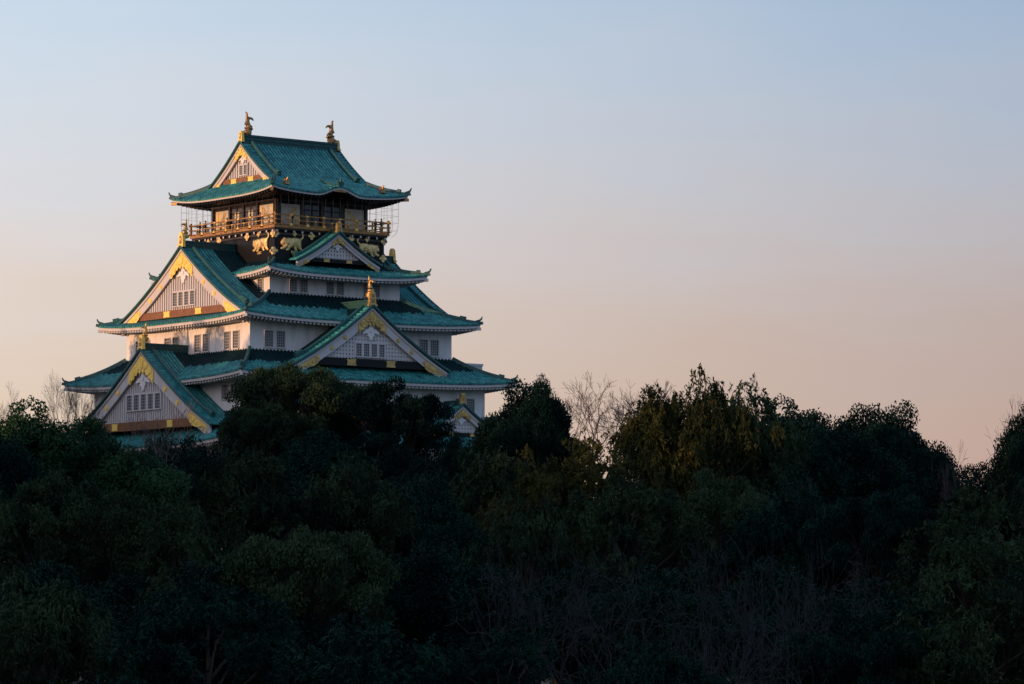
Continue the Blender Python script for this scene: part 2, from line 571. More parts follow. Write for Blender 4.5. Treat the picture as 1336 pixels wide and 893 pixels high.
def bell(mb, P, c, z, n0, n1, w, h, slot=0):
    poly = [(c - w / 2, z), (c + w / 2, z), (c + w * .46, z + h * .55), (c + w * .36, z + h * .85), (c + w * .15, z + h),
            (c - w * .15, z + h), (c - w * .36, z + h * .85), (c - w * .46, z + h * .55)]
    mb.prism(P, poly, n0, n1, slot)


def ridge_fish(P, c, n, z, h, parent, name, m, flip=1):
    """dolphin-fish finial: head down on the ridge, belly arched, forked tail in the air"""
    sk = [(0, 0.0, 0.0), (0, 0.07, 0.16), (0, 0.10, 0.33), (0, 0.06, 0.48), (0, -0.01, 0.61), (0, .0, .71),
          (0, -.04, .82), (0, -.01, .93), (0, -.09, 1.03), (0, .12, .76), (0, .24, .75), (0, .33, .66),
          (0, -.16, .10), (0, -.17, .30), (0, -.16, .50), (0, .26, .24), (0.15, 0.06, .30), (-.15, .06, .30)]
    ed = [(0, 1), (1, 2), (2, 3), (3, 4), (4, 5), (5, 6), (6, 7), (7, 8), (5, 9), (9, 10), (10, 11), (1, 12), (2, 13), (3, 14), (2, 15), (2, 16), (2, 17)]
    ra = [.20, .16, .13, .105, .08, .07, .055, .055, .025, .06, .055, .025, .08, .03, .03, .03, .03, .03]
    pts = [Vector(P(c + p[0] * h, n + flip * p[1] * h, z + (p[2] + .08) * h)) for p in sk]
    return skin_obj(name, pts, ed, [r * h for r in ra], [m], parent, sub=1)


def gable(face, apex, cb, base, hw, nf, nb, sag, bw, beam, s0=0.0, wins=0, win=(0, 1, 0.8), mesh_grid=False, lit=True, wood='wood',
          plate=(0.6, 1.1), figure=0.0, rib_in=1.5, ext=1.06, studs=3, apex_gold=1.0, feet=1.0, roof_up=0.28, rh=0.85, bare=-9):
    """a dormer gable with curved barge boards, plaster pediment, gold fittings and its own tiled roof"""
    P = FACES[face]
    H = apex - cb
    gm = M['gold'] if lit else M['gold_dull_shaded']  # gables out of the sun get darker gold: shade put into the colour

    def zc(t):
        return cb + H * ((1 - t) - sag * t * (1 - t))
    T = [i / 14 for i in range(15)]
    roof = MB()
    n_out = nf + 0.42
    # roof sheets
    for sg in (-1, 1):
        TT = [ext * i / 12 for i in range(13)]
        roof.grid([[P(s0 + sg * t * hw, n, zc(t) + roof_up + (0.12 * max(0, (t - .8)) / .2)) for t in TT] for n in (max(nb, bare), n_out)], 1)
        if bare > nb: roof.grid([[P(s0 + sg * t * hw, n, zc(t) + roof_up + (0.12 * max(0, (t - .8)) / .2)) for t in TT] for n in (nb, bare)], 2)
        # underside at the verge
        roof.grid([[P(s0 + sg * t * hw, n, zc(t) + roof_up - 0.2 + (0.12 * max(0, (t - .8)) / .2)) for t in TT] for n in (nf - 1.4, n_out)], 1)
        roof.grid([[P(s0 + sg * t * hw, n_out, zc(t) + roof_up + d + (0.12 * max(0, (t - .8)) / .2)) for t in TT] for d in (0, -0.2)], 1)
        # tile rows down the slope
        n = nf - rib_in
        while n > nb + 0.1:
            rr = []
            for t in [ext * i / 8 for i in range(9)]:
                z = zc(t) + roof_up + (0.12 * max(0, (t - .8)) / .2)
                s = s0 + sg * t * hw
                rr.append([P(s, n - .15, z), P(s, n - .10, z + .15), P(s, n + .10, z + .15), P(s, n + .15, z)])
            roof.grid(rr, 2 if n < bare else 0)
            roof.add(rr[-1], [(0, 1, 2, 3)])
            n -= 0.54
        # short verge tiles laid outward along the rake
        k = int(hw * 1.25 / 0.56)
        for i in range(1, k + 1):
            t = ext * i / k
            z = zc(t) + roof_up + (0.12 * max(0, (t - .8)) / .2)
            s = s0 + sg * t * hw
            sl = (zc(t + .02) - zc(t - .02)) / (.04 * hw)
            d = 0.15
            roof.add([P(s - sg * d, nf - 1.15, z - sl * d), P(s - sg * d, n_out + .06, z - sl * d), P(s + sg * d, n_out + .06, z + sl * d), P(s + sg * d, nf - 1.15, z + sl * d),
                      P(s - sg * .05, nf - 1.15, z + .17), P(s - sg * .05, n_out + .06, z + .17), P(s + sg * .05, n_out + .06, z + .15), P(s + sg * .05, nf - 1.15, z + .15)],
                     [(0, 1, 5, 4), (4, 5, 6, 7), (2, 3, 7, 6), (1, 2, 6, 5)])
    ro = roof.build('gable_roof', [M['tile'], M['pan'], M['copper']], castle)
    # descending ridges
    for sg in (-1, 1):
        d = MB()
        pts = [P(s0 + sg * t * hw, nf - 1.25, zc(t) + roof_up + 0.02) for t in [0.03 + 0.9 * i / 10 for i in range(11)]]
        d.sweep(pts, 0.42, 0.5)
        e = Vector(pts[-1])
        d.sweep([Vector(pts[-2]) + Vector((0, 0, .15)), e + Vector((0, 0, .2))], 0.6, 0.62)
        d.tube([e + Vector((0, 0, .35)), e + Vector((0, 0, .62)) + (e - Vector(pts[-2])).normalized() * .35], .14, .05, 5)
        d.sweep([P(s0 + sg * t * hw, n_out - .02, zc(t) + roof_up) for t in [ext * i / 10 for i in range(11)]], 0.24, 0.2)
        d.build('descending_ridge', M['ridge'], ro)
    # main ridge
    rd = MB()
    zr = apex + roof_up - 0.05
    rd.boxf(P, s0 - .30, s0 + .30, nb, nf - 0.05, zr - .3, zr + rh * .75)
    rd.boxf(P, s0 - .40, s0 + .40, nb, nf - 0.02, zr + rh * .75, zr + rh)
    rd.boxf(P, s0 - .38, s0 + .38, nb, nf - 0.03, zr + rh * .30, zr + rh * .38)
    rd.build('ridge', M['tile_dark'], ro)
    # end tile with gold face
    on = MB()
    W_ = 0.85 if hw > 8 else 0.62
    hh = 1.75 if hw > 8 else 1.3
    bell(on, P, s0, zr + 0.15, nf - 0.05, nf + 0.34, W_ * 1.25, hh)
    bell(on, P, s0, zr + 0.40, nf + 0.34, nf + 0.36, W_ * .62, hh * .62, 1)
    on.boxf(P, s0 - W_ * .75, s0 + W_ * .75, nf - .02, nf + .42, zr + 0.0, zr + 0.28)
    on.disc(P, s0, zr + .45 + hh * .3, nf + .36, nf + .42, W_ * .2, 8)
    on.build('ridge_end_tile', [gm, M['bronze']], ro)
    if figure:
        ridge_fish(P, s0, nf - 0.45, zr + rh + 0.1, figure, ro, 'ridge_finial', M['gold_dull_shaded'])
    # barge boards: outer thin lip and main board
    bb = MB()
    for sg in (-1, 1):
        TT = [i / 14 * 1.03 for i in range(15)]
        top = [(s0 + sg * t * hw, zc(t) + .06) for t in TT]
        bb.band(P, top, [(s, z - .34) for s, z in top], nf - .1, nf + .24)
        bot = [(s0 + sg * t * hw * (1 - .0), zc(t) - bw * (1.0 - .12 * t)) for t in TT]
        bot[-1] = (bot[-1][0], bot[-1][1])
        bb.band(P, [(s, z - .3) for s, z in top], bot, nf - .12, nf + .10)
        bb.band(P, [(s, z + .14) for s, z in bot], [(s, z - .02) for s, z in bot], nf + .10, nf + .15)
    bb.build('barge_board', M['trim'], ro)
    # pediment with its slats
    pe = MB()
    inner = [(s0 + t * hw, zc(abs(t)) - bw * .7) for t in [x / 20 for x in range(-20, 21)] if zc(abs(t)) - bw * .7 > base + 0.05]
    poly = [(inner[0][0], base)] + inner + [(inner[-1][0], base)]
    pn = nf - 0.55
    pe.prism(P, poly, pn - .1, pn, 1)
    sp = 0.52 if not mesh_grid else 0.48
    s = -hw
    while s < hw:
        t = abs(s) / hw
        zt_ = zc(t) - bw * .72
        if zt_ > base + .3:
            pe.boxf(P, s0 + s - .15, s0 + s + .15, pn - .01, pn + .26, base, zt_)
        s += sp
    if mesh_grid:
        z = base + .3
        while z < apex - bw:
            tt = [t for t in [x / 60 for x in range(61)] if zc(t) - bw * .72 > z]
            if tt:
                pe.boxf(P, s0 - tt[-1] * hw, s0 + tt[-1] * hw, pn - .02, pn + .24, z - .13, z + .13)
            z += 0.48
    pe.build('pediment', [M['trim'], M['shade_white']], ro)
    # pediment windows in one plaster frame
    if wins:
        wz0, wz1, ww = win[0], win[1], win[2]
        gap = ww * .42
        tot = wins * ww + (wins - 1) * gap
        for i in range(wins):
            a0 = s0 - tot / 2 + i * (ww + gap)
            f = MB()
            f.add([P(a0, pn + .29, wz0), P(a0 + ww, pn + .29, wz0), P(a0 + ww, pn + .29, wz1), P(a0, pn + .29, wz1)], [(0, 1, 2, 3)], 0)
            f.boxf(P, a0 - gap / 2 + .002, a0, pn - .02, pn + .40, wz0 - .15, wz1 + .2, 1); f.boxf(P, a0 + ww, a0 + ww + gap / 2 - .002, pn - .02, pn + .40, wz0 - .15, wz1 + .2, 1)
            f.boxf(P, a0, a0 + ww, pn - .02, pn + .40, wz1, wz1 + .2, 1); f.boxf(P, a0, a0 + ww, pn - .02, pn + .45, wz0 - .15, wz0, 1)
            for k in (1, 2):
                f.boxf(P, a0 + ww * k / 3 - .04, a0 + ww * k / 3 + .04, pn + .295, pn + .33, wz0, wz1, 2)
            for k in range(1, 5):
                zz = wz0 + (wz1 - wz0) * k / 5
                f.boxf(P, a0, a0 + ww, pn + .293, pn + .325, zz - .035, zz + .035, 2)
            f.build('pediment_window', [M['pane'], M['trim'], M['lattice']], ro)
    # tie beam
    if beam:
        tb = MB()
        tw_ = hw * max(t for t in [x / 60 for x in range(61)] if zc(t) - .5 > base)
        tb.boxf(P, s0 - tw_, s0 + tw_, nf - .5, nf - .05, base - beam, base + .0)
        tb.build('tie_beam', M[wood], ro)
        for q in ((-.28, .28) if hw > 5 else (0,)):
            g = MB()
            pw, ph = plate[0], beam * .8
            c = s0 + q * hw * plate[1]
            zb = base - beam * .5
            g.prism(P, [(c - pw, zb - ph / 2), (c + pw, zb - ph / 2), (c + pw * .82, zb), (c + pw, zb + ph / 2), (c - pw, zb + ph / 2), (c - pw * .82, zb)], nf - .05, nf + .03)
            g.build('gold_plate', gm, ro)
    # gold foot plates
    if feet:
        for sg in (-1, 1):
            g = MB()
            ts = [0.99, 0.94, 0.88, 0.82, 0.76] if hw > 5 else [.98, .9, .82, .74, .68]
            up = [(s0 + sg * t * hw, zc(t) - .38) for t in ts]
            lo = []
            for i, t in enumerate(ts):
                lo.append((s0 + sg * t * hw, max(cb - .25, zc(t) - bw * 1.1 - .12 * (i % 2))))
            lo[0] = (lo[0][0], up[0][1] - .25)
            g.band(P, up, lo, nf + .10, nf + .20)
            e = up[-1]
            g.disc(P, e[0], (e[1] + lo[-1][1]) / 2, nf + .10, nf + .19, bw * .34, 10)
            for i in range(5):
                t = ts[0] + (ts[-1] - ts[0]) * (i + .5) / 5
                g.disc(P, s0 + sg * t * hw, zc(t) - .35 - bw * .45, nf + .2, nf + .26, bw * .13, 8)
            g.build('gold_foot', gm, ro)
    # gold apex plate: a leafy inverted V
    if apex_gold:
        g = MB()
        L_ = (0.185 if hw > 5 else .24) * apex_gold
        for sg in (-1, 1):
            ts = [i / 8 * L_ for i in range(9)]
            up = [(s0 + sg * t * hw, zc(t) - .42) for t in ts]
            lo = [(s0 + sg * t * hw, zc(t) - bw * (1.12 + .14 * (i % 2)) - (0.25 * bw if i < 2 else 0)) for i, t in enumerate(ts)]
            g.band(P, up, lo, nf + .12, nf + .21)
            for i in range(6):
                t = L_ * (i + .6) / 6
                g.disc(P, s0 + sg * t * hw, zc(t) - bw * (.55 + .35 * (i % 2)), nf + .21, nf + .29, bw * .16, 8)
        g.disc(P, s0, apex - bw * 1.0, nf + .21, nf + .34, bw * .3, 12)
        g.build('gold_apex_plate', gm, ro)
    # plaster pendant
    pd = MB()
    w = bw * .62
    zt_ = apex - bw * 1.5
    pol = [(0, 0), (.32, -.25), (.5, -.62), (.95, -.7), (1.5, -1.15), (1.42, -1.32), (.9, -1.2), (.55, -1.15), (.62, -1.5), (.3, -1.75), (.22, -2.05), (0, -2.2)]
    pol = pol + [(-x, z) for x, z in reversed(pol[1:-1])]
    pd.prism(P, [(s0 + x * w, zt_ + z * w) for x, z in pol], pn + .2, pn + .5)
    pd.disc(P, s0, zt_ - .75 * w, pn + .5, pn + .6, w * .26, 12)
    pd.build('pendant', M['white'], ro)
    # studs along the boards
    if studs:
        for sg in (-1, 1):
            for i in range(studs):
                t = 0.36 + 0.36 * i / max(1, studs - 1)
                g = MB()
                c, z = s0 + sg * t * hw, zc(t) - bw * .58
                g.disc(P, c, z, nf + .10, nf + .17, bw * .21, 12)
                g.disc(P, c, z, nf + .17, nf + .23, bw * .12, 10)
                g.build('gold_stud', gm, ro)
    return ro


# stone base
def stone_base():
    sb = MB()
    rows = []
    for z, a, b in ((-14, 29.5, 28.6), (-8, 26.6, 25.7), (-3, 24.4, 23.5), (1.0, 22.6, 21.8)):
        rows.append([(-a, -b, z), (a, -b, z), (a, b, z), (-a, b, z)])
    sb.grid(rows, closed=True)
    sb.add(rows[-1], [(0, 1, 2, 3)])
    rnd = random.Random(5)
    # courses of dressed blocks
    for face in ('front', 'left'):
        P = FACES[face]
        z = -13.0
        while z < 0.6:
            h = rnd.uniform(0.8, 1.2)
            t = (z + 14) / 15
            hs = 28 - 6.5 * t
            s = -hs
            while s < hs:
                w = rnd.uniform(1.0, 2.2)
                nn = np.interp(z, [-14, -8, -3, 1], [28.6, 25.7, 23.5, 21.8] if face == 'front' else [29.5, 26.6, 24.4, 22.6])
                n2 = np.interp(z + h, [-14, -8, -3, 1], [28.6, 25.7, 23.5, 21.8] if face == 'front' else [29.5, 26.6, 24.4, 22.6])
                d = rnd.uniform(.04, .2)
                q = [P(s + .03, nn - .3, z), P(s + w - .03, nn - .3, z), P(s + w - .03, n2 - .3, z + h - .05), P(s + .03, n2 - .3, z + h - .05),
                     P(s + .1, nn + d, z + .07), P(s + w - .1, nn + d, z + .07), P(s + w - .1, n2 + d, z + h - .12), P(s + .1, n2 + d, z + h - .12)]
                sb.add(q, [(4, 5, 6, 7), (0, 1, 5, 4), (1, 2, 6, 5), (2, 3, 7, 6), (3, 0, 4, 7)])
                s += w
            z += h
    sb.build('stone_base', M['stone'], castle)


stone_base()

#            A      B      zm    lift  a     b      zt     soffit to wall
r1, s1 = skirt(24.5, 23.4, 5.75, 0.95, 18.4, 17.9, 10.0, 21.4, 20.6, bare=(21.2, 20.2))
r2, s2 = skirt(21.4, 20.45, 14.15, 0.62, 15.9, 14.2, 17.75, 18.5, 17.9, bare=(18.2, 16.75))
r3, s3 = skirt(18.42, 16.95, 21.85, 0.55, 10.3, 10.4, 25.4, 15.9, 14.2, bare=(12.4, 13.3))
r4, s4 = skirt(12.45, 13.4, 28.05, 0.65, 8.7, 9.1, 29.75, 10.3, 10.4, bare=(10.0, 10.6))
r5, s5 = skirt(10.7, 11.45, 38.62, 0.62, 7.3, 6.86, 40.75, 7.1, 7.35, dark=True, kara=(0.05, 3.75, 1.0), conc=0.30, fascia=0.22)
wall(21.4, 20.6, 0.95, 6.2, M['white'])
wall(18.5, 17.9, 9.4, 14.4, M['white'])
wall(15.9, 14.2, 17.2, 22.0, M['white'])
wall(10.3, 10.4, 24.9, 28.2, M['white'])
wall(8.69, 9.11, 29.3, 33.75, M['black'])
wall(7.1, 7.35, 33.9, 38.7, M['black'])

# windows of the white storeys
for c in (-13.05, -11.24, 11.3, 13.05):
    window('front', c - .62, c + .62, 18.2, 20.2, 14.2)
    window('back', c - .62, c + .62, 18.2, 20.2, 14.2)
for c in (2.53, 4.45, 9.26, 11.23, -2.53, -4.45, -9.26, -11.23):
    window('left', c - .62, c + .62, 18.05, 20.2, 15.9)
for c in (-6.67, -5.05, -.9, .7, 5.0, 6.4):
    window('front', c - .54, c + .54, 25.75, 27.3, 10.4, 4, 5)
window('left', 7.9, 9.0, 25.75, 27.3, 10.3, 4, 5)
for c in (-16.1, -14.4, -12.0, 14.3, 16.1):
    window('front', c - .6, c + .6, 10.6, 12.5, 17.9)
for c in (12.65, 14.6, -12.65, -14.6):
    window('left', c - .65, c + .65, 11.5, 13.2, 18.5)
for c in (-15, -12, -3, 0, 3, 18):
    window('front', c - .6, c + .6, 2.4, 4.2, 20.6)

# gables
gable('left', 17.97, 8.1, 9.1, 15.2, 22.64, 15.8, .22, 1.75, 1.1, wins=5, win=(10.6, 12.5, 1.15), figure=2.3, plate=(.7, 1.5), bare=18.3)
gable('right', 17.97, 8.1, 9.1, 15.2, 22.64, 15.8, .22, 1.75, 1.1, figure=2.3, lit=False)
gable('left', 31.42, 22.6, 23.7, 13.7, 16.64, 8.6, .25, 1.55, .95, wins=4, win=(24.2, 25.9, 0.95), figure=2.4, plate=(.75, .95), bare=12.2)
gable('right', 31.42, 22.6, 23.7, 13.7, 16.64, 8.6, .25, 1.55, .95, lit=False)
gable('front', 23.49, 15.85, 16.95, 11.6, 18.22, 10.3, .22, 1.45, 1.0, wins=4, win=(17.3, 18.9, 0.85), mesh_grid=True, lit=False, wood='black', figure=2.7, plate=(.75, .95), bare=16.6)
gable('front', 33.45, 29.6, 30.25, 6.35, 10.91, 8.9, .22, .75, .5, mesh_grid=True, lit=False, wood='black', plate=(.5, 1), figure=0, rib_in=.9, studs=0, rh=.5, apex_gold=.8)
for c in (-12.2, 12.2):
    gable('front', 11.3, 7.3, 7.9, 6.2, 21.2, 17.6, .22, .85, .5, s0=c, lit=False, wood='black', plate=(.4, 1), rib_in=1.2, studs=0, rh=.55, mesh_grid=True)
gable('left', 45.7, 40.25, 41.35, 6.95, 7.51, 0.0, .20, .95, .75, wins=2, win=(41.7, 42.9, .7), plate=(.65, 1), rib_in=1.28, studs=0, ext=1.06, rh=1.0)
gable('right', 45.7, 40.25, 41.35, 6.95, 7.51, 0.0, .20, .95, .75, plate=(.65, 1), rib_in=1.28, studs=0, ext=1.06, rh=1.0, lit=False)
# fish finials on the top ridge
for sgn, fc in ((-1, 'left'), (1, 'right')):
    ridge_fish(FACES[fc], 0.0, 6.75, 46.65, 3.0, castle, 'ridge_fish', M['bronze'], flip=-1)
# little ridge over the undulating gable of the top roof
kr = MB()
pts = [Vector(FACES['front'](*s5('front', 0.05, v))) + Vector((0, 0, .10)) for v in np.linspace(0.04, 0.95, 9)]
kr.sweep(pts, .34, .34)
kr.boxf(FACES['front'], -.4, .5, 11.05, 11.5, 39.72, 40.25)
kr.tube([Vector((.05, -11.3, 40.2)), Vector((.05, -11.5, 40.6)), Vector((.05, -11.4, 40.95))], .2, .06, 6)
kr.build('small_ridge', M['ridge'], castle)
for sx in (-1, 1):
    k = MB()
    c = Vector(FACES['front'](*s5('front', sx * 7.6, .34)))
    k.sweep([c, c + Vector((0, -.5, .15))], .7, .8)
    k.tube([c + Vector((0, -.2, .6)), c + Vector((0, -.6, 1.05))], .2, .07, 6)
    k.build('ornamental_tile', M['bronze'], castle)
k = MB()
k.prism(FACES['front'], [(-1.0, 38.92), (1.1, 38.92), (.7, 39.22), (.05, 39.34), (-.6, 39.22)], 11.0, 11.3)
k.build('carved_panel', M['bronze'], castle)

# balcony
fl = MB()
P = FACES['front']
fl.boxf(P, -9.12, 9.12, -9.7, 9.7, 33.95, 34.3)
fl.boxf(P, -8.95, 8.95, -9.5, 9.5, 33.72, 33.95, 1)
fl.build('balcony_floor', [M['rail'], M['gilt']], castle)
for face in FACES:
    P = FACES[face]
    L_, n = (9.05, 9.62) if face in ('front', 'back') else (9.62, 9.05)
    rl = MB()
    for z, h in ((34.45, .13), (35.02, .12), (35.62, .16)):
        rl.boxf(P, -L_ - .35, L_ + .35, n - .14, n, z - h / 2, z + h / 2)
    k = 14
    for i in range(k + 1):
        s = -L_ + 2 * L_ * i / k
        top = 35.56 if i % 2 == 0 else 35.0
        if i % 2 == 0: rl.boxf(P, s - .2, s + .2, n - .15, n + .012, 35.56, 35.72, 1)
        rl.boxf(P, s - .13, s + .13, n - .15, n + .014, 34.95, 35.09, 1)
        rl.boxf(P, s - .08, s + .08, n - .16, n + .022, 34.28, top)
    rail = rl.build('balcony_railing', [M['rail'], M['gold']], castle)
    if face in ('front', 'left'):
        for i in range(2, k, 2):
            s = -L_ + 2 * L_ * i / k
            g = MB()
            g.prism(P, [(s - .38, 34.14), (s + .38, 34.14), (s + .2, 34.42), (s + .13, 34.62), (s - .13, 34.62), (s - .2, 34.42)], n + .03, n + .07)
            g.build('gold_fitting', M['gold'], rail)
    # corner post
    cp = MB()
    cp.boxf(P, L_ - .12, L_ + .12, n - .17, n + .05, 34.3, 35.95)
    cp.build('corner_post', M['rail'], castle)
    # bracket beams under the floor
    bk = MB()
    kk = 13
    wn = 9.11 if face in ('front', 'back') else 8.69
    for i in range(kk + 1):
        s = -L_ + .5 + (2 * L_ - 1.0) * i / kk
        bk.boxf(P, s - .15, s + .15, wn - .1, n - .1, 33.38, 33.71)
        bk.boxf(P, s - .13, s + .13, n - .1, n - .07, 33.42, 33.67, 1)
    bk.boxf(P, -L_ + .1, L_ - .1, wn - .02, wn + .16, 33.1, 33.36)
    bk.build('bracket_beams', [M['gilt'], M['trim']], castle)


def blossom(face, s, z, n, r, name='gold_fitting', wide=1.0):
    P = FACES[face]
    g = MB()
    for dx, dz in ((0, 1), (0, -1), (1, 0), (-1, 0)):
        g.disc(P, s + dx * r * .58 * wide, z + dz * r * .58, n, n + .07, r * .42, 8)
    g.disc(P, s, z, n + .002, n + .13, r * .46, 10)
    for a in (45, 135, 225, 315):
        g.disc(P, s + r * .45 * wide * math.cos(R(a)), z + r * .45 * math.sin(R(a)), n, n + .05, r * .2, 6)
    g.build(name, M['gilded'], castle)


for face, n, xs in (('front', 9.11, (-8.6, -3.03, 3.2, 8.55)), ('left', 8.69, (-9.0, -3.2, 3.2, 9.0))):
    for s in xs:
        blossom(face, s, 33.2, n + .16, .52)
    for s in (-5.7, 5.8):
        blossom(face, s, 33.3, n + .16, .34)
        g = MB()
        g.prism(FACES[face], [(s - .5, 30.78), (s + .5, 30.78), (s + .38, 30.95), (s + .5, 31.12), (s - .5, 31.12), (s - .38, 30.95)], n, n + .06)
        g.build('gold_plate', M['gold_dull_shaded'], castle)
    for s in (-n + .35 if face == 'front' else -8.7, 8.5 if face == 'front' else 8.7):
        blossom(face, s, 31.0, n, .5, wide=1.3)
for s in (-6.5, -2.2, 2.2, 6.5):
    blossom('right', s, 32.9, 8.72, .45)
for s in (-8.8, 8.8):
    blossom('right', s, 31.4, 8.72, .5)


def tiger(face, s, z, n, w, flip):
    """gilded relief of a crouching tiger: head low, back arched, tail curled up"""
    sk = [(0, .02), (.16, .10), (.30, .04), (-.20, .09), (-.34, .0), (-.44, -.05),          # back, haunch, shoulder, head, muzzle
          (.36, .16), (.46, .24), (.44, .36), (.36, .38),                                    # tail
          (.30, -.12), (.38, -.22), (.46, -.23),                                             # hind leg
          (.14, -.14), (.16, -.23), (.24, -.24),
          (-.24, -.10), (-.34, -.2), (-.44, -.2), (-.12, -.14), (-.14, -.23), (-.24, -.24),  # forelegs
          (-.35, .12)]
    ed = [(0, 1), (1, 2), (0, 3), (3, 4), (4, 5), (2, 6), (6, 7), (7, 8), (8, 9), (2, 10), (10, 11), (11, 12), (1, 13), (13, 14), (14, 15),
          (3, 16), (16, 17), (17, 18), (0, 19), (19, 20), (20, 21), (4, 22)]
    ra = [.155, .165, .14, .15, .13, .085, .035, .034, .034, .025, .09, .055, .045, .075, .055, .04, .085, .055, .045, .07, .05, .04, .035]
    P = FACES[face]
    pts = [(x * w * flip, 0.0, y * w) for x, y in sk]
    o = skin_obj('tiger_relief', pts, ed, [r * w for r in ra], [M['gilded']], castle, sub=1,
                 scale=lambda co: Vector(P(s + co.x, n + .12 - co.y * .45, z + co.z * .92)))
    return o


tiger('front', -6.1, 32.05, 9.13, 3.9, 1)
tiger('front', 6.1, 32.05, 9.13, 3.9, -1)
tiger('left', 6.2, 32.05, 8.71, 3.9, 1)
tiger('left', -6.2, 32.05, 8.71, 3.9, -1)

# top room: posts, painted panels, windows
for face in FACES:
    P = FACES[face]
    L_, n = (7.1, 7.35) if face in ('front', 'back') else (7.35, 7.1)
    ps = MB()
    for s in (-L_ + .15, -3.25, -.1, 3.1, L_ - .15):
        ps.boxf(P, s - .2, s + .2, n + .002, n + .2, 34.3, 38.6)
    ps.boxf(P, -L_, L_, n + .004, n + .16, 37.75, 38.1)
    ps.boxf(P, -L_, L_, n + .004, n + .14, 34.3, 34.75)
    ps.build('post_frame', M['gilt'], castle)
    if face in ('back', 'right'): continue
    for s0_, s1_ in ((-6.5, -3.55), (3.6, 6.6)):
        pl = MB()
        pl.boxf(P, s0_, s1_, n + .004, n + .1, 34.8, 37.35)
        po = pl.build('painted_panel', M['panel'], castle)
        c = (s0_ + s1_) / 2
        b = MB()                                        # gilded crane in flight
        bird = [(-1.1, 35.75), (-.3, 36.0), (-.1, 36.2), (.35, 36.85), (1.0, 37.05), (.65, 36.5), (.45, 36.15), (1.15, 36.0), (.45, 35.8), (-.1, 35.72), (-.55, 35.5)]
        sg = 1 if c < 0 else -1
        b.prism(P, [(c + sg * x, z) for x, z in bird], n + .1, n + .15)
        b.build('crane_relief', M['gold_dull_shaded'], po)
    for s0_, s1_ in ((-2.8, -.5), (.3, 2.75)):
        wd = MB()
        wd.add([P(s0_, n + .02, 34.8), P(s1_, n + .02, 34.8), P(s1_, n + .02, 37.4), P(s0_, n + .02, 37.4)], [(0, 1, 2, 3)])
        md = (s0_ + s1_) / 2
        wd.boxf(P, md - .09, md + .09, n + .03, n + .1, 34.8, 37.4, 1)
        wd.boxf(P, s0_, s1_, n + .03, n + .09, 36.7, 36.82, 1)
        wd.boxf(P, s0_, s1_, n + .03, n + .09, 36.0, 36.1, 1)
        if face == 'left':
            wd.boxf(P, md - .55, md - .12, n + .03, n + .08, 34.8, 36.9, 2)
            wd.boxf(P, md + .12, md + .55, n + .03, n + .08, 34.8, 36.9, 2)
        wd.build('top_window', [M['pane'], M['black'], M['panel']], castle)

# bird netting round the balcony
for face in FACES:
    P = FACES[face]
    Le, ne, Lb, nb_ = (9.9, 10.6, 9.25, 9.8) if face in ('front', 'back') else (10.6, 9.9, 9.8, 9.25)
    nt_ = MB()
    k = 17
    prof = [(1.0, 38.25), (1.0, 36.2), (.96, 35.1), (.80, 34.4), (.45, 33.95), (0.0, 33.8)]
    for i in range(k + 1):
        u = -1 + 2 * i / k
        nt_.tube([P(u * (Lb + (Le - Lb) * q), nb_ + (ne - nb_) * q, z) for q, z in prof], .022, .022, 3, cap=False)
    for q, z in ((1.0, 37.4), (1.0, 36.5), (.98, 35.6), (.86, 34.6)):
        nt_.tube([P(u * (Lb + (Le - Lb) * q), nb_ + (ne - nb_) * q, z) for u in (-1, 0, 1)], .014, .014, 3, cap=False)
    nt_.build('safety_net', M['wire'], castle)

# ------------------------------------------------------------------ lift tower behind the keep's right side
lt = empty('lift_tower', (25.9, -3.5, -12))
tag(lt, 'pale flat topped lift tower rising behind the right side of the keep', 'tower')
t = MB()
P = lambda s, n, z: (s, n, z)
t.boxf(P, -2.25, 2.25, -1.5, 3.0, 0, 30.0)
t.build('shaft', M['concrete'], lt)
t = MB()
t.boxf(P, -2.35, 2.35, -1.6, 3.1, 30.0, 30.3)
t.build('parapet', M['concrete'], lt)

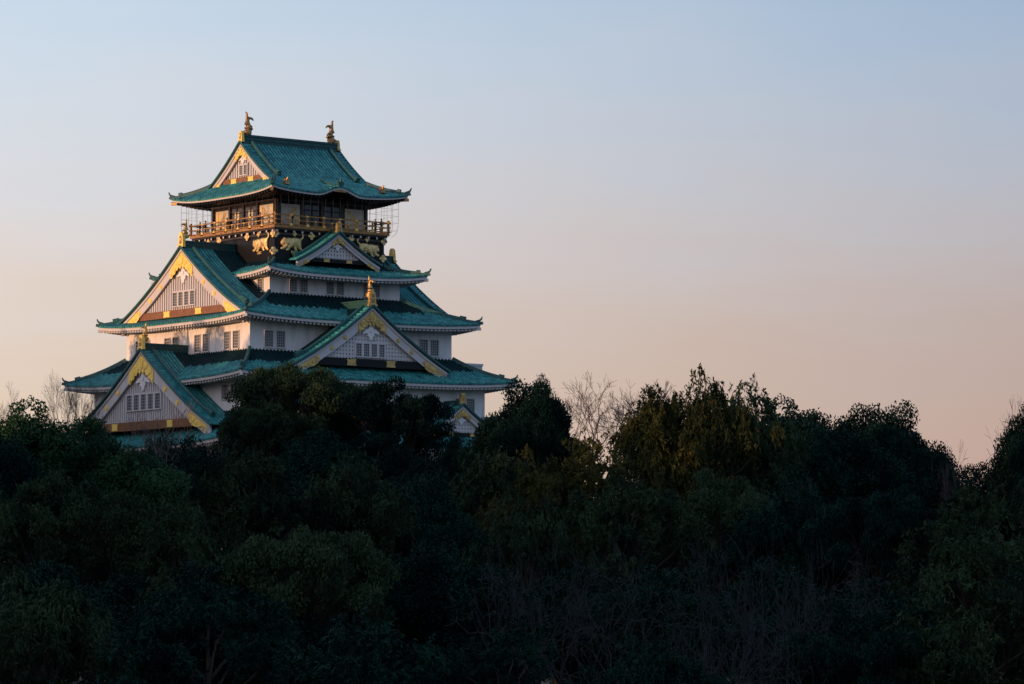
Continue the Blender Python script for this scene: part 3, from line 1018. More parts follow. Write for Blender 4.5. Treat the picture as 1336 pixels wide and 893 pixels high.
# ------------------------------------------------------------------ visitors on the balcony
def make_person():
    sk = [(0, 0, .93), (0, 0, 1.15), (0, .0, 1.36), (0, .01, 1.47), (0, -.01, 1.56), (0, -.015, 1.66),
          (.09, 0, .88), (.10, -.01, .48), (.10, .02, .08), (.10, -.12, .04),
          (-.09, 0, .88), (-.10, -.01, .48), (-.10, .02, .08), (-.10, -.12, .04),
          (.18, 0, 1.36), (.25, .01, 1.10), (.20, -.20, 1.02), (.15, -.30, 1.05),
          (-.18, 0, 1.36), (-.25, .01, 1.10), (-.20, -.20, 1.02), (-.15, -.30, 1.05), (0, -.10, 1.60)]
    ed = [(0, 1), (1, 2), (2, 3), (3, 4), (4, 5), (0, 6), (6, 7), (7, 8), (8, 9), (0, 10), (10, 11), (11, 12), (12, 13),
          (2, 14), (14, 15), (15, 16), (16, 17), (2, 18), (18, 19), (19, 20), (20, 21), (4, 22)]
    ra = [(.15, .11), (.15, .11), (.16, .10), .055, .085, .08, .10, .065, .045, .035, .10, .065, .045, .035, .065, .05, .04, .035, .065, .05, .04, .035, .018]
    b = skin_obj('person', [Vector(p) for p in sk], ed, ra, [M['coat'], M['trousers'], M['skin']], None, sub=1)
    for p in b.data.polygons:
        z = p.center.z
        p.material_index = 2 if z > 1.45 else (1 if z < .84 else 0)
    h = MB()
    rows = []
    for i in range(6):
        a = PI / 2 * i / 5
        rows.append([(.1 * math.cos(a) * math.cos(q), .015 + .11 * math.cos(a) * math.sin(q), 1.635 + .125 * math.sin(a)) for q in [2 * PI * j / 12 for j in range(12)]])
    h.grid(rows, closed=True)
    h.grid([[(.1 * math.cos(q), .015 + .11 * math.sin(q), z) for q in [PI * .08 + PI * .84 * j / 8 for j in range(9)]] for z in (1.635, 1.52)])
    h.build('hair', M['hair'], b, smooth=True)
    return b


person0 = make_person()
used = [False]


def put_person(x, y, rz, label, sc=1.0):
    if not used[0]:
        o = person0; used[0] = True
    else:
        o = person0.copy(); COL.objects.link(o)
        c = person0.children[0].copy(); COL.objects.link(c); c.parent = o
    o.location = (x, y, 34.3); o.rotation_euler = (0, 0, rz); o.scale = (sc,) * 3
    tag(o, label, 'person', 'visitors on the keep balcony')


LF, FR = -PI / 2, 0.0
for s, lab in ((-8.2, 'person in dark coat at the far left end of the sunlit rail'), (-6.9, 'person in dark coat second from the far left end of the sunlit rail'),
               (-5.3, 'person standing alone on the sunlit balcony just left of the first gold panel'), (-1.9, 'person left of a close pair at the middle of the sunlit rail'),
               (-1.35, 'person right of a close pair at the middle of the sunlit rail'), (3.4, 'person before the dark window left of the last sunlit panel'),
               (5.7, 'person before the sunlit panel beside the near balcony corner')):
    put_person(-8.55, -s, LF, lab, 1.06 + .03 * math.sin(s * 7))
for s, lab in ((-5.9, 'person on the shaded balcony before the left crane panel'), (7.35, 'person in silhouette on the shaded balcony right of the dark room'),
               (8.35, 'taller person in silhouette at the right end of the shaded balcony')):
    put_person(s, -9.0, FR, lab, 1.04 if s < 8 else 1.1)

TREES = [
    (-34.4, -49.6, 13.05, 14.52, 'broad', 'olive', 'evergreen_tree', 'olive green broad crowned tree before the near corner of the keep'),
    (-27.6, -59.9, 11.2, 13.08, 'broad', 'dark', 'evergreen_tree', 'dark flat crowned tree with gaps of white wall, below the front gable'),
    (-31.3, -54.3, 10.11, 8.76, 'clump', 'deep', 'evergreen_tree', 'dark tree filling the space between the two broad crowns before the keep'),
    (-35.2, -93.3, 8.82, 11.34, 'clump', 'dark', 'evergreen_tree', 'dark round tree with holes of sky, at the right end of the keep'),
    (-35.7, -96.8, 9.11, 6.43, 'clump', 'dark', 'evergreen_tree', 'narrow dark tree whose top stands just above the round tree right of the keep'),
    (-28.2, -72.8, 4.37, 5.61, 'clump', 'dark', 'small_tree', 'small dark tree hiding the little lower gable of the keep'),
    (-39.4, -95.7, 1.95, 8.8, 'clump', 'dark', 'small_tree', 'low dark tree between the little lower gable and the round tree'),
    (-20.3, -86.1, 10.48, 17.64, 'bare', 'bark_grey', 'bare_tree', 'tall leafless tree against pink sky right of the keep'),
    (-23.4, -96.3, 9.31, 14.76, 'bare', 'bark_grey', 'bare_tree', 'leafless tree half hidden behind the bronze leaved tree tops'),
    (-42.1, -15.3, 13.3, 7.39, 'bare', 'bark_grey', 'bare_tree', 'leafless tree at the left end of the keep under its roof corner'),
    (-55.1, -20.3, 11.6, 7.2, 'bare', 'bark_grey', 'bare_tree', 'leafless tree at the left edge of the photo'),
    (-81.6, -98.3, 4.43, 14.14, 'bare2', 'bark_grey', 'bare_tree', 'thin leafless tree in front of the lower left gable'),
    (-82.1, -90.2, 3.51, 9.83, 'bare2', 'bark_grey', 'bare_tree', 'small leafless tree at the left foot of the lower left gable'),
    (-40.7, -63.0, 4.71, 13.6, 'clump', 'deep', 'small_tree', 'dark tree filling the space under the broad olive green crown'),
    (-33.7, -64.7, 4.53, 11.98, 'clump', 'dark', 'small_tree', 'dark tree filling the space under the flat crown below the front gable'),
    (-62.1, -77.7, 1.63, 6.72, 'clump', 'deep', 'small_tree', 'dark tree between the lower left gable and the broad olive green crown'),
    (-78.4, -90.4, 1.88, 8.36, 'clump', 'deep', 'small_tree', 'dark green tree hiding the foot of the lower left gable'),
    (-36.8, -78.5, 1.04, 9.96, 'clump', 'dark', 'small_tree', 'dark tree left of the little lower gable, at its foot'),
    (-39.8, -52.5, 7.96, 11.28, 'broad', 'olive', 'evergreen_tree', 'lower olive crowned tree before the broad one at the near corner'),
    (-115.6, -124.9, 2.19, 12.54, 'clump', 'camphor', 'evergreen_tree', 'bright green tree nearest the left edge'),
    (-108.2, -124.3, 1.02, 12.06, 'clump', 'camphor', 'evergreen_tree', 'bright green tree with rounded top left of the lower gable'),
    (-107.7, -130.8, -1.83, 11.22, 'clump', 'camphor', 'evergreen_tree', 'green tree in front of the lower left gable, right of the bright rounded one'),
    (-124.5, -130.7, 2.22, 11.52, 'clump', 'deep', 'evergreen_tree', 'deep green tree cut by the left edge'),
    (-92.5, -117.4, 0.05, 10.5, 'clump', 'deep', 'small_tree', 'low green tree right below the lower left gable'),
    (-89.7, -183.9, 2.65, 12.0, 'droop', 'gold', 'drooping_tree', 'tallest bronze leaved tree with feathery top'),
    (-91.8, -182.1, 1.45, 9.0, 'droop', 'gold', 'drooping_tree', 'bronze leaved tree left of the tallest feathery one'),
    (-83.8, -182.1, 2.14, 10.37, 'droop', 'olive', 'drooping_tree', 'olive feathery tree right of the tallest bronze one'),
    (-105.7, -189.8, -3.03, 11.97, 'droop', 'gold', 'drooping_tree', 'yellowish bronze tree below the tall leafless tree'),
    (-111.5, -185.2, -4.06, 11.97, 'droop', 'olive', 'drooping_tree', 'brownish drooping tree below the little lower gable'),
    (-110.6, -189.6, -4.31, 8.46, 'droop', 'gold', 'drooping_tree', 'warm lit tree below the dark round tree'),
    (-64.7, -165.3, 2.32, 11.22, 'clump', 'deep', 'evergreen_tree', 'deep green tree right of the feathery olive one'),
    (-55.3, -159.8, 1.84, 12.24, 'clump', 'dark', 'evergreen_tree', 'dark green tree between the feathery trees and the distant round crown'),
    (-43.3, -154.1, 3.03, 10.56, 'clump', 'dark', 'evergreen_tree', 'dark left crown of the round topped pair on the right skyline'),
    (-42.6, -157.2, 3.19, 11.2, 'clump', 'dark', 'evergreen_tree', 'dark right crown of the round topped pair on the right skyline'),
    (-56.3, -165.3, 0.42, 12.73, 'clump', 'deep', 'evergreen_tree', 'broad deep green tree below the round topped pair'),
    (-43.9, -162.2, -1.45, 9.66, 'clump', 'deep', 'small_tree', 'low dark tree at the dip of the right skyline'),
    (-45.3, -167.5, -0.67, 6.12, 'bare2', 'bark_grey', 'bare_tree', 'thin wispy tree in the dip of the right skyline'),
    (-47.0, -172.4, -2.99, 8.04, 'clump', 'deep', 'small_tree', 'low dark tree between the wispy tree and the right edge crown'),
    (-47.2, -179.1, 1.92, 7.79, 'clump', 'dark', 'evergreen_tree', 'dark crown cut by the right edge, above the trees below'),
    (-44.0, -174.2, 4.16, 7.39, 'bare2', 'bark_grey', 'bare_tree', 'leafless twigs above the dark crown at the right edge'),
    (-153.7, -215.5, -5.95, 9.4, 'droop', 'olive', 'drooping_tree', 'large olive drooping tree below the near corner of the keep'),
    (-146.1, -215.1, -6.41, 9.12, 'droop', 'olive', 'drooping_tree', 'large olive drooping tree below the front of the keep'),
    (-139.1, -214.1, -7.54, 8.33, 'clump', 'deep', 'evergreen_tree', 'dark bushy tree right of the two large olive ones'),
    (-167.6, -217.1, -8.38, 10.35, 'broad', 'olive', 'evergreen_tree', 'wide olive tree below the bright green trees on the left'),
    (-177.0, -222.2, -9.74, 7.31, 'droop', 'olive', 'drooping_tree', 'drooping tree cut by the left edge'),
    (-173.8, -237.5, -10.52, 8.2, 'droop', 'olive', 'drooping_tree', 'drooping tree in the middle of the left slope'),
    (-174.0, -249.9, -12.43, 8.97, 'broad', 'olive', 'evergreen_tree', 'dark bushy round tree below the two large olive ones'),
    (-165.8, -250.1, -12.69, 8.8, 'clump', 'deep', 'evergreen_tree', 'dark bushy tree at the lower middle'),
    (-143.4, -229.7, -9.18, 8.28, 'droop', 'olive', 'drooping_tree', 'olive drooping tree under the warm lit tree'),
    (-135.5, -229.7, -8.05, 8.93, 'droop', 'olive', 'drooping_tree', 'olive drooping tree under the yellowish bronze one'),
    (-128.2, -229.1, -7.61, 9.12, 'broad', 'olive', 'evergreen_tree', 'shaded broad crowned tree under the tallest feathery one'),
    (-127.4, -236.1, -8.29, 8.93, 'droop', 'deep', 'drooping_tree', 'shaded drooping tree right of the middle'),
    (-126.8, -242.9, -9.18, 8.74, 'broad', 'deep', 'evergreen_tree', 'shaded broad crowned tree below the broad deep green one'),
    (-133.4, -256.8, -9.31, 8.17, 'droop', 'olive', 'drooping_tree', 'olive drooping tree below the dip of the skyline'),
    (-122.6, -252.7, -7.57, 8.1, 'droop', 'olive', 'drooping_tree', 'olive drooping tree cut by the right edge'),
    (-208.0, -280.3, -15.31, 7.8, 'droop', 'olive', 'drooping_tree', 'near drooping tree in the lower left corner'),
    (-205.8, -288.4, -15.97, 7.54, 'droop', 'deep', 'drooping_tree', 'near dark drooping tree right of the lower left corner'),
    (-204.0, -296.1, -17.01, 7.28, 'droop', 'deep', 'drooping_tree', 'near dark drooping tree left of the lower middle'),
    (-196.9, -295.3, -17.41, 6.96, 'droop', 'deep', 'drooping_tree', 'near dark drooping tree at the lower middle'),
    (-179.6, -303.0, -13.66, 8.1, 'droop', 'olive', 'drooping_tree', 'near drooping tree in the lower right corner'),
    (-183.0, -300.0, -16.95, 6.6, 'broad', 'deep', 'evergreen_tree', 'near dark low tree left of the lower right corner'),
    (-192.6, -298.7, -17.85, 6.96, 'droop', 'deep', 'drooping_tree', 'near dark low tree right of the lower middle'),
    (-174.5, -268.7, -13.38, 8.28, 'thicket', 'bark_blue', 'twiggy_shrub', 'bluish twiggy shrub at the lower middle'),
    (-174.6, -275.0, -13.5, 9.1, 'thicket', 'bark_blue', 'twiggy_shrub', 'wide bluish twiggy shrub right of the lower middle'),
    (-169.1, -275.6, -12.89, 9.26, 'thicket', 'bark_blue', 'twiggy_shrub', 'tall bluish twiggy shrub with long bare stems'),
    (-169.8, -282.6, -13.92, 7.91, 'thicket', 'bark_blue', 'twiggy_shrub', 'bluish twiggy shrub left of the lower right drooping tree'),
    (-188.1, -298.5, -16.08, 7.7, 'thicket', 'bark_blue', 'twiggy_shrub', 'near wide bluish twiggy shrub at the bottom right of the middle'),
]
SHADE_GROVE = [(-392.6, -395, -0.9, 16.1), (-406.6, -395, -9.9, 18), (-386.8, -383, -0.7, 15.2), (-400.8, -383, -9.7, 18), (-373.3, -371, -0.2, 15.8), (-387.3, -371, -9.2, 18), (-366.4, -359, 0.2, 16.4), (-380.4, -359, -8.8, 18), (-362.5, -347, -1.1, 16.9), (-376.5, -347, -10.1, 18), (-348.3, -335, -0.7, 17.6), (-362.3, -335, -9.7, 18), (-342.5, -323, -0.1, 17.0), (-356.5, -323, -9.1, 18), (-326.8, -311, 0.2, 16.8), (-340.8, -311, -8.8, 18), (-315.6, -299, -1.2, 17.6), (-329.6, -299, -10.2, 18), (-303.8, -287, 0.8, 17.6), (-317.8, -287, -8.2, 18), (-292.7, -275, 1.6, 16.2), (-306.7, -275, -7.4, 18), (-280.2, -263, 0.7, 17.8), (-294.2, -263, -8.3, 18), (-267.7, -251, 0.2, 15.4), (-281.7, -251, -8.8, 18), (-249.3, -239, 2.6, 16.3), (-263.3, -239, -6.4, 18), (-239.5, -227, 1.3, 16.5), (-253.5, -227, -7.7, 18), (-224.4, -215, 1.8, 16.8), (-238.4, -215, -7.2, 18), (-212.9, -203, 3.4, 17.0), (-226.9, -203, -5.6, 18), (-202.5, -191, 3.6, 18.0), (-216.5, -191, -5.4, 18), (-187.3, -179, 2.3, 17.6), (-201.3, -179, -6.7, 18), (-178.0, -167, 4.5, 16.7), (-192.0, -167, -4.5, 18), (-168.9, -155, 3.2, 17.5), (-182.9, -155, -5.8, 18), (-160.7, -143, 3.8, 15.2), (-174.7, -143, -5.2, 18), (-155.8, -131, 5.8, 15.3), (-169.8, -131, -3.2, 18), (-148.2, -119, 4.9, 15.5), (-162.2, -119, -4.1, 18), (-137.0, -107, 6.9, 17.6), (-151.0, -107, -2.1, 18), (-127.9, -95, 7.8, 15.1), (-141.9, -95, -1.2, 18), (-126.2, -83, 8.3, 17.6), (-140.2, -83, -0.7, 18), (-121.2, -71, 9.9, 18.0), (-135.2, -71, 0.9, 18), (-101.5, -59, 11.6, 15.1), (-115.5, -59, 2.6, 18), (-97.5, -50, 14.6, 15.5), (-111.5, -50, 5.6, 18), (-94.0, -41, 16.9, 17.9), (-108.0, -41, 7.9, 18), (-86.7, -32, 20.2, 16.6), (-100.7, -32, 11.2, 18), (-82.2, -23, 21.6, 16.9), (-96.2, -23, 12.6, 18), (-76.5, -14, 21.9, 17.2), (-90.5, -14, 12.9, 18), (-70.3, -5, 23.8, 16.6), (-84.3, -5, 14.8, 18), (-63.8, 4, 22.8, 16.7), (-77.8, 4, 13.8, 18), (-60.9, 13, 23.2, 15.2), (-74.9, 13, 14.2, 18), (-55.0, 22, 23.2, 16.1), (-69.0, 22, 14.2, 18), (-50.7, 31, 21.5, 15.2), (-64.7, 31, 12.5, 18), (-46.3, 40, 22.0, 16.4), (-60.3, 40, 13.0, 18), (-279.0, -345, -13.5, 15), (-271.9, -333, -13.5, 15), (-264.8, -321, -13.5, 15), (-257.6, -309, -13.5, 15), (-250.5, -297, -13.5, 15), (-243.4, -285, -13.5, 15), (-236.2, -273, -13.5, 15), (-229.1, -261, -13.5, 15)]  # unseen trees, placed and sized to shade the slope and left faces
WOOD = [(-97.0, -85.0, -3.5, 16.5), (-89.3, -85.2, -3.4, 16.5), (-82.2, -86.4, -3.3, 16.5), (-77.7, -90.8, -3.7, 16.5), (-71.6, -93.9, -2.9, 16.5), (-70.7, -104.1, -3.2, 16.5), (-66.1, -110.6, -3.1, 16.5), (-59.4, -112.8, -4.5, 16.5), (-54.5, -119.4, -3.2, 16.5), (-47.2, -122.1, -4.6, 16.5), (-41.1, -125.1, -2.9, 16.5), (-31.9, -124.4, -4.2, 16.5), (-27.2, -129.0, -3.1, 16.5), (-27.7, -140.3, -4.5, 16.5), (-16.4, -137.9, -3.1, 16.5), (-16.6, -147.3, -3.5, 16.5), (-3.7, -144.7, -3.3, 16.5), (1.7, -148.5, -2.4, 16.5), (0.3, -160.2, -4.8, 16.5), (3.3, -168.0, -4.9, 16.5), (16.3, -167.0, -4.4, 16.5), (-152.3, -178.3, -11.6, 11.9), (-147.9, -180.2, -12.0, 11.9), (-136.4, -173.6, -10.8, 11.9), (-131.6, -177.5, -12.2, 11.9), (-136.7, -196.0, -12.1, 11.9), (-128.7, -195.1, -11.3, 11.9), (-122.7, -196.9, -11.8, 11.9), (-118.6, -202.0, -12.0, 11.9), (-112.8, -203.1, -12.3, 11.9), (-111.7, -211.2, -11.6, 11.9), (-107.7, -215.0, -12.3, 11.9), (-94.1, -209.5, -12.2, 11.9), (-91.7, -216.1, -10.9, 11.9), (-92.0, -225.0, -11.2, 11.9), (-85.6, -226.1, -11.8, 11.9), (-87.6, -235.2, -12.3, 11.9), (-82.1, -236.5, -11.3, 11.9), (-66.6, -230.0, -12.3, 11.9), (-71.4, -240.0, -11.8, 11.9), (-184.1, -233.1, -14.6, 10.4), (-183.2, -240.5, -14.2, 10.4), (-175.7, -236.5, -14.5, 10.4), (-178.1, -248.4, -14.1, 10.4), (-167.5, -241.3, -14.5, 10.4), (-165.7, -246.8, -14.8, 10.4), (-163.6, -251.8, -14.3, 10.4), (-157.0, -251.8, -14.3, 10.4), (-155.3, -257.3, -14.2, 10.4), (-152.9, -262.1, -14.0, 10.4), (-142.1, -257.5, -14.8, 10.4), (-140.3, -262.5, -14.8, 10.4), (-146.5, -274.8, -14.6, 10.4), (-131.1, -267.4, -14.5, 10.4), (-129.2, -272.9, -14.6, 10.4), (-127.6, -277.9, -14.0, 10.4), (-121.4, -278.1, -14.0, 10.4), (-57.7, -196.0, -1.2, 13.6), (-45.2, -192.9, -3.3, 14.1), (-32.0, -190.8, -1.5, 14.5), (-114.9, -252.3, -9.2, 10.1), (-118.2, -262.4, -10.4, 9.7), (-98.4, -252.6, -8.8, 10.6), (-137.9, -145.0, -4.2, 13.2), (-143.1, -141.0, -3.6, 13.2), (-183.5, -223.4, -11.6, 9.2), (-186.1, -215.0, -10.6, 9.5), (-184.2, -197.5, -9.2, 10.1), (-217.2, -285.8, -16.2, 6.2), (-216.5, -273.6, -15.8, 6.6), (-175.3, -306.2, -15.2, 6.6), (-163.6, -302.7, -15.3, 7.0)]

# ------------------------------------------------------------------ trees
def limb_mesh(mb, p0, p1, r0, r1, rng, n=5, wob=.06, k=5):
    p0, p1 = Vector(p0), Vector(p1)
    L_ = (p1 - p0).length
    pts = []
    for i in range(n + 1):
        t = i / n
        q = p0.lerp(p1, t) + Vector((0, 0, .12 * L_ * math.sin(PI * t)))
        if 0 < i < n:
            q += Vector((rng.uniform(-1, 1), rng.uniform(-1, 1), rng.uniform(-1, 1))) * wob * L_
        pts.append(q)
    mb.tube(pts, r0, r1, k, cap=False)


def leaf_quads(C, A, Lh, Wh, rs):
    """one leaf per row: centre C, axis A, half length and half width"""
    n = len(C)
    r = rs.normal(size=(n, 3))
    S = np.cross(A, r); S /= np.linalg.norm(S, axis=1)[:, None] + 1e-9
    a = A * Lh[:, None]; s = S * Wh[:, None]
    V = np.empty((n, 4, 3))
    V[:, 0] = C - a; V[:, 1] = C + s - a * .1; V[:, 2] = C + a; V[:, 3] = C - s - a * .1
    return V.reshape(-1, 3), np.arange(n * 4).reshape(n, 4)


def unit(rs, n):
    v = rs.normal(size=(n, 3))
    return v / np.linalg.norm(v, axis=1)[:, None]


def gen_droop(seed):
    """tree 16 m high, crown 14 m wide; leaves hang in sprays from many small boughs"""
    rs = np.random.RandomState(seed); rng = random.Random(seed)
    nl = 34
    d = unit(rs, nl); d[:, 2] = d[:, 2] * .9 + .12
    rad = rs.uniform(.55, 1.0, nl)
    c = np.stack([d[:, 0] * 4.9 * rad, d[:, 1] * 4.9 * rad, 9.3 + d[:, 2] * 5.0 * rad], 1)
    lr = rs.uniform(1.1, 2.3, nl)
    c[0] = (.4, .2, 13.9); lr[0] = 1.7
    # upright leaders that break the outline
    k = 9
    top = np.stack([rs.uniform(-3.6, 3.6, k), rs.uniform(-3.6, 3.6, k), rs.uniform(12.8, 15.3, k)], 1)
    top[:, 2] -= .16 * (top[:, 0] ** 2 + top[:, 1] ** 2)
    c = np.vstack([c, top]); lr = np.concatenate([lr, rs.uniform(.6, 1.0, k)])
    nb = 430                                              # bough ends that each carry a bunch of sprays
    pr = lr ** 2; pr /= pr.sum()
    lb = rs.choice(len(c), nb, p=pr)
    ob = unit(rs, nb); ob[:, 2] = np.where(ob[:, 2] < -.35, -ob[:, 2] * .6, ob[:, 2])
    stretch = np.where(lb >= nl, 1.7, 1.0)
    pb = c[lb] + ob * (lr[lb] * rs.uniform(.72, 1.08, nb))[:, None] * np.stack([np.ones(nb), np.ones(nb), stretch * .9], 1)
    n = 5200
    bi = rs.randint(0, nb, n)
    li = lb[bi]
    o = ob[bi] + rs.normal(size=(n, 3)) * .55; o /= np.linalg.norm(o, axis=1)[:, None]
    p = pb[bi] + rs.normal(size=(n, 3)) * np.array([.27, .27, .22])
    # drop what sits deep inside other boughs, and thin along a slow wave
    keep = np.sin(p[:, 0] * 1.3 + seed) + np.sin(p[:, 1] * 1.1 + 2 * seed) + np.sin(p[:, 2] * 1.5) > -1.9
    p, o, li = p[keep], o[keep], li[keep]
    n = len(p)
    m = 9
    L_ = rs.uniform(.55, 1.15, n)
    t = rs.uniform(0.05, 1, (n, m))
    hor = o * np.array([1, 1, .35])
    P = p[:, None, :] + hor[:, None, :] * (L_[:, None] * t)[..., None] * .55
    hang = (1.0, .25, .7, .1, .5)[(seed - 11) // 7 % 5]       # how far this tree's sprays hang
    P[..., 2] -= .95 * hang * (L_[:, None] * t) ** 1.5
    P += rs.normal(size=P.shape) * .05
    A = np.array([0, 0, -.8 * hang]) + hor[:, None, :] * .6 + rs.normal(size=P.shape) * .5
    A /= np.linalg.norm(A, axis=2)[..., None]
    P = P.reshape(-1, 3); A = A.reshape(-1, 3)
    P = P + A * .1
    nn = len(P)
    V, F = leaf_quads(P, A, rs.uniform(.12, .23, nn), rs.uniform(.034, .062, nn), rs)
    tr = MB()
    tr.tube([(0, 0, -1), (.1, 0, 2), (-.1, .1, 4.5), (.1, 0, 8), (.2, .1, 12.5)], .42, .07, 7)
    for i in range(len(c)):
        z0 = max(3.0, min(11.5, c[i][2] - rng.uniform(2.0, 4.0)))
        limb_mesh(tr, (0, 0, z0), c[i], .13, .03, rng, 5, .05, 4)
    return V, F, tr


def gen_clump(seed):
    """tree 18 m high, crown 14 m wide; rounded clumps of small leaves on spreading limbs with gaps"""
    rs = np.random.RandomState(seed); rng = random.Random(seed)
    nl = 70
    d = unit(rs, nl); d[:, 2] = np.abs(d[:, 2]) * 1.0 - .32
    rad = rs.uniform(.5, 1.0, nl) ** .7
    c = np.stack([d[:, 0] * 5.7 * rad, d[:, 1] * 5.7 * rad, 11.6 + d[:, 2] * 5.6 * rad], 1)
    lr = rs.uniform(.85, 1.9, nl)
    c[0] = (.6, 0, 16.6); lr[0] = 1.4
    c[1] = (-1.4, .6, 16.0); lr[1] = 1.3
    flat = rs.uniform(.55, 1.0) * np.clip(1.0 + .25 * c[:, 0] / 5.7 * rs.choice([-1, 1]), .6, 1.3)
    c[:, 2] = 11.0 + (c[:, 2] - 11.0) * np.where(c[:, 2] > 11, flat, 1)
    n = 70000
    pr = lr ** 2.2; pr /= pr.sum()
    li = rs.choice(nl, n, p=pr)
    o = unit(rs, n)
    rr = rs.uniform(.25, 1.08, n) ** .6
    p = c[li] + o * (lr[li] * rr)[:, None] * np.array([1.1, 1.1, .72])
    p += rs.normal(size=p.shape) * .08
    keep = np.sin(p[:, 0] * 2.1 + seed) * np.sin(p[:, 1] * 2.3) + np.sin(p[:, 2] * 2.6 + seed) > -1.25
    p, o = p[keep], o[keep]
    nn = len(p)
    A = unit(rs, nn) + o * .4
    A /= np.linalg.norm(A, axis=1)[:, None]
    V, F = leaf_quads(p, A, rs.uniform(.09, .17, nn), rs.uniform(.05, .085, nn), rs)
    tr = MB()
    tr.tube([(0, 0, -1), (.1, .1, 3), (-.2, .1, 6.5), (.1, -.1, 11)], .5, .2, 7)
    for i in range(nl):
        z0 = max(4.0, min(10.5, c[i][2] - rng.uniform(2.5, 5)))
        limb_mesh(tr, (0, 0, z0), c[i], .17, .03, rng, 5, .06, 4)
    return V, F, tr


def gen_broad(seed):
    """tree 18 m high with a wide, flattened, layered canopy 20 m across on spreading limbs"""
    rs = np.random.RandomState(seed); rng = random.Random(seed)
    nl = 90
    a = rs.uniform(0, 2 * PI, nl); r = 8.4 * np.sqrt(rs.uniform(.02, 1, nl))
    top = 17.2 - 2.6 * (r / 8.4) ** 2
    c = np.stack([r * np.cos(a), r * np.sin(a), top - rs.choice([.3, 1.6, 3.2, 4.6], nl, p=[.45, .25, .2, .1]) - rs.uniform(0, .8, nl)], 1)
    lr = rs.uniform(.9, 1.8, nl)
    n = 70000
    li = rs.choice(nl, n, p=lr ** 2.2 / (lr ** 2.2).sum())
    o = unit(rs, n)
    p = c[li] + o * (lr[li] * rs.uniform(.25, 1.08, n) ** .6)[:, None] * np.array([1.2, 1.2, .55]) + rs.normal(size=(n, 3)) * .08
    keep = np.sin(p[:, 0] * 1.7 + seed) * np.sin(p[:, 1] * 1.9) + np.sin(p[:, 2] * 2.2 + seed) > -1.3
    p, o = p[keep], o[keep]
    nn = len(p)
    A = unit(rs, nn) + o * .4
    A /= np.linalg.norm(A, axis=1)[:, None]
    V, F = leaf_quads(p, A, rs.uniform(.10, .19, nn), rs.uniform(.055, .095, nn), rs)
    tr = MB()
    tr.tube([(0, 0, -1), (.2, .1, 3), (-.2, .1, 6.5), (.1, -.1, 9.5)], .55, .3, 7)
    for i in range(nl):
        limb_mesh(tr, (0, 0, rng.uniform(6, 9.5)), c[i], .18, .03, rng, 5, .06, 4)
    return V, F, tr


def gen_bare(seed, H=12.0, stems=1, spread=.42, depth=7, fine=.016, r=.26, trunk=.45, up=.08, bough=.19):
    """leafless branching; returns trunk shapes and twig shapes"""
    rng = random.Random(seed)
    tr, tw = MB(), MB()

    def grow(p, d, L_, rad, k):
        bend = Vector((rng.uniform(-1, 1), rng.uniform(-1, 1), rng.uniform(-.8, .9))) * .22
        mid = p + d * L_ * .5
        q = mid + (d + bend).normalized() * L_ * .5
        tgt = tr if k >= depth - 2 else tw
        tgt.tube([p, mid, q], max(rad, fine), max(rad * .72, fine), 5 if k >= depth - 2 else 3, cap=False)
        if k == 0: return
        nb = 2 if rng.random() < .5 else 3
        for i in range(nb):
            ax = d.orthogonal().normalized()
            ax.rotate(Quaternion(d, rng.uniform(0, 2 * PI)))
            a = rng.uniform(.3, 1.0) * spread * 1.7
            nd = (d * math.cos(a) + ax * math.sin(a) + Vector((0, 0, up))).normalized()
            grow(q, nd, (L_ if k < depth else H * bough) * rng.uniform(.66, .9), rad * rng.uniform(.55, .72), k - 1)
    for s in range(stems):
        if stems == 1:
            d = Vector((rng.uniform(-.08, .08), rng.uniform(-.08, .08), 1)).normalized(); p = Vector((0, 0, -.5))
        else:
            a = 2 * PI * s / stems + rng.uniform(-.3, .3)
            t = rng.uniform(.08, .45)
            d = Vector((math.cos(a) * t, math.sin(a) * t, 1)).normalized(); p = Vector((math.cos(a) * .4, math.sin(a) * .4, -.3))
        grow(p, d, H * trunk * rng.uniform(.8, 1), r, depth)
    return tr, tw


PROTO = {}


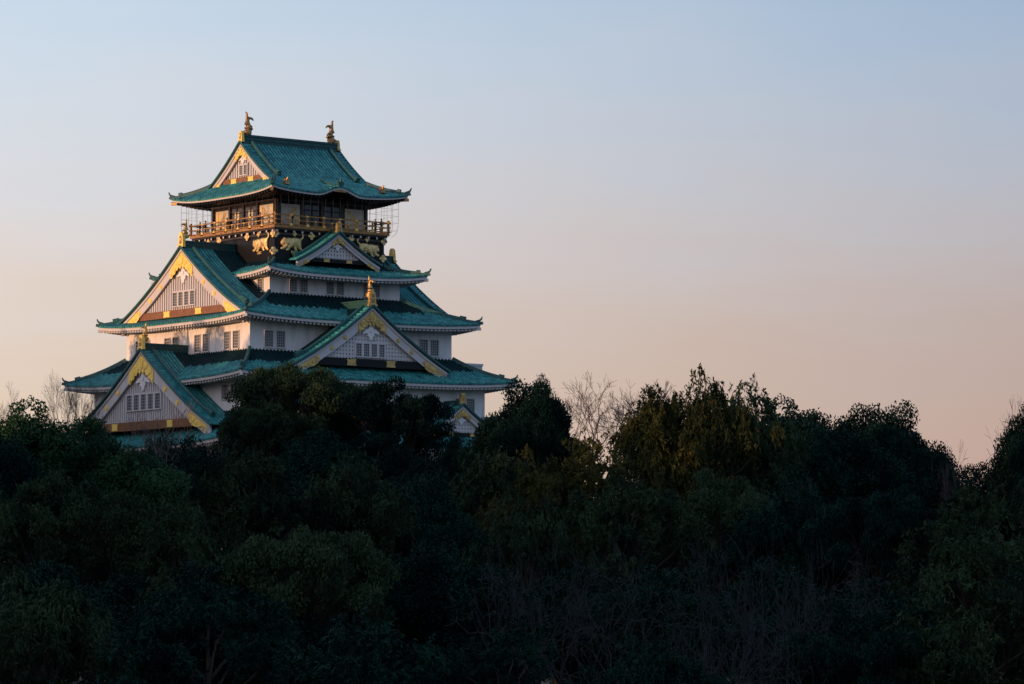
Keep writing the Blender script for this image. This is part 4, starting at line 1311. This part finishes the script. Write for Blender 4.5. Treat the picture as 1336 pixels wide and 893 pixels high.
def proto(kind, var):
    """crown and trunk meshes with their own height and half width"""
    key = (kind, var)
    if key in PROTO: return PROTO[key]
    if kind in ('droop', 'clump', 'broad'):
        V, F, tr = {'droop': gen_droop, 'clump': gen_clump, 'broad': gen_broad}[kind](11 + 7 * var)
        crown = np_mesh('crown', V, F, [LEAF['olive']])
        H = np.percentile(V[:, 2], 99.95); W = np.percentile(np.abs(V[:, :2]), 98.5)
    else:
        if kind == 'bare': tr, tw = gen_bare(31 + var, 21, 1, .46, 8, .014, .36, .45, .10, .185)
        elif kind == 'bare2': tr, tw = gen_bare(57 + var, 19, 2, .46, 6, .013, .16)
        else: tr, tw = gen_bare(83 + var, 13, 6, .62, 5, .011, .07, .35, -.02)
        a = np.array(tw.v)
        H = np.percentile(a[:, 2], 99.8); W = np.percentile(np.abs(a[:, :2]), 97)
        crown = tw.build('crown', M['bark_grey']); m = crown.data; bpy.data.objects.remove(crown); crown = m
    t = tr.build('trunk', M['bark']); tm = t.data; bpy.data.objects.remove(t)
    PROTO[key] = (crown, tm, H, W)
    return PROTO[key]


NV = {'droop': 5, 'clump': 5, 'broad': 2, 'bare': 3, 'bare2': 3, 'thicket': 3}
GROUPS = {'droop': 'drooping trees on the slope', 'clump': 'evergreen trees round the keep', 'broad': 'evergreen trees round the keep', 'bare': 'leafless trees', 'bare2': 'leafless trees', 'thicket': 'bluish twiggy shrubs'}
count = {}


def plant(x, y, ztop, width, kind, m, name, label):
    i = count.get(kind, 0); count[kind] = i + 1
    crown, trunk, H, W = proto(kind, i % NV[kind])
    z0 = ground_z(x, y) - .1
    sxy = width / 2 / W
    sz = (ztop - z0) / H
    o = empty(name, (x, y, z0))
    o.rotation_euler = (0, 0, (i * 2.39996) % (2 * PI))
    o.scale = (sxy, sxy, sz)
    tag(o, label, 'shrub' if kind == 'thicket' else 'tree', GROUPS[kind])
    for nm, me in (('trunk', trunk), ('crown', crown)):
        c = bpy.data.objects.new(nm, me)
        COL.objects.link(c)
        c.parent = o
        c.material_slots[0].link = 'OBJECT'
        c.material_slots[0].material = (LEAF[m] if m in LEAF else M[m]) if nm == 'crown' else (M[m] if m not in LEAF else M['bark'])


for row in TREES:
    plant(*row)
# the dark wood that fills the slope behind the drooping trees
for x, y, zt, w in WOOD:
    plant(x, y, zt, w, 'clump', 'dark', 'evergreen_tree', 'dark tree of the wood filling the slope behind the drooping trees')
# unseen grove added beyond the left edge to block the low sun
for i, (x, y, zt, w) in enumerate(SHADE_GROVE):
    plant(x, y, zt, w, 'clump', 'deep', 'evergreen_tree', 'unseen tall deep green tree added beyond the left edge to block the low sun')
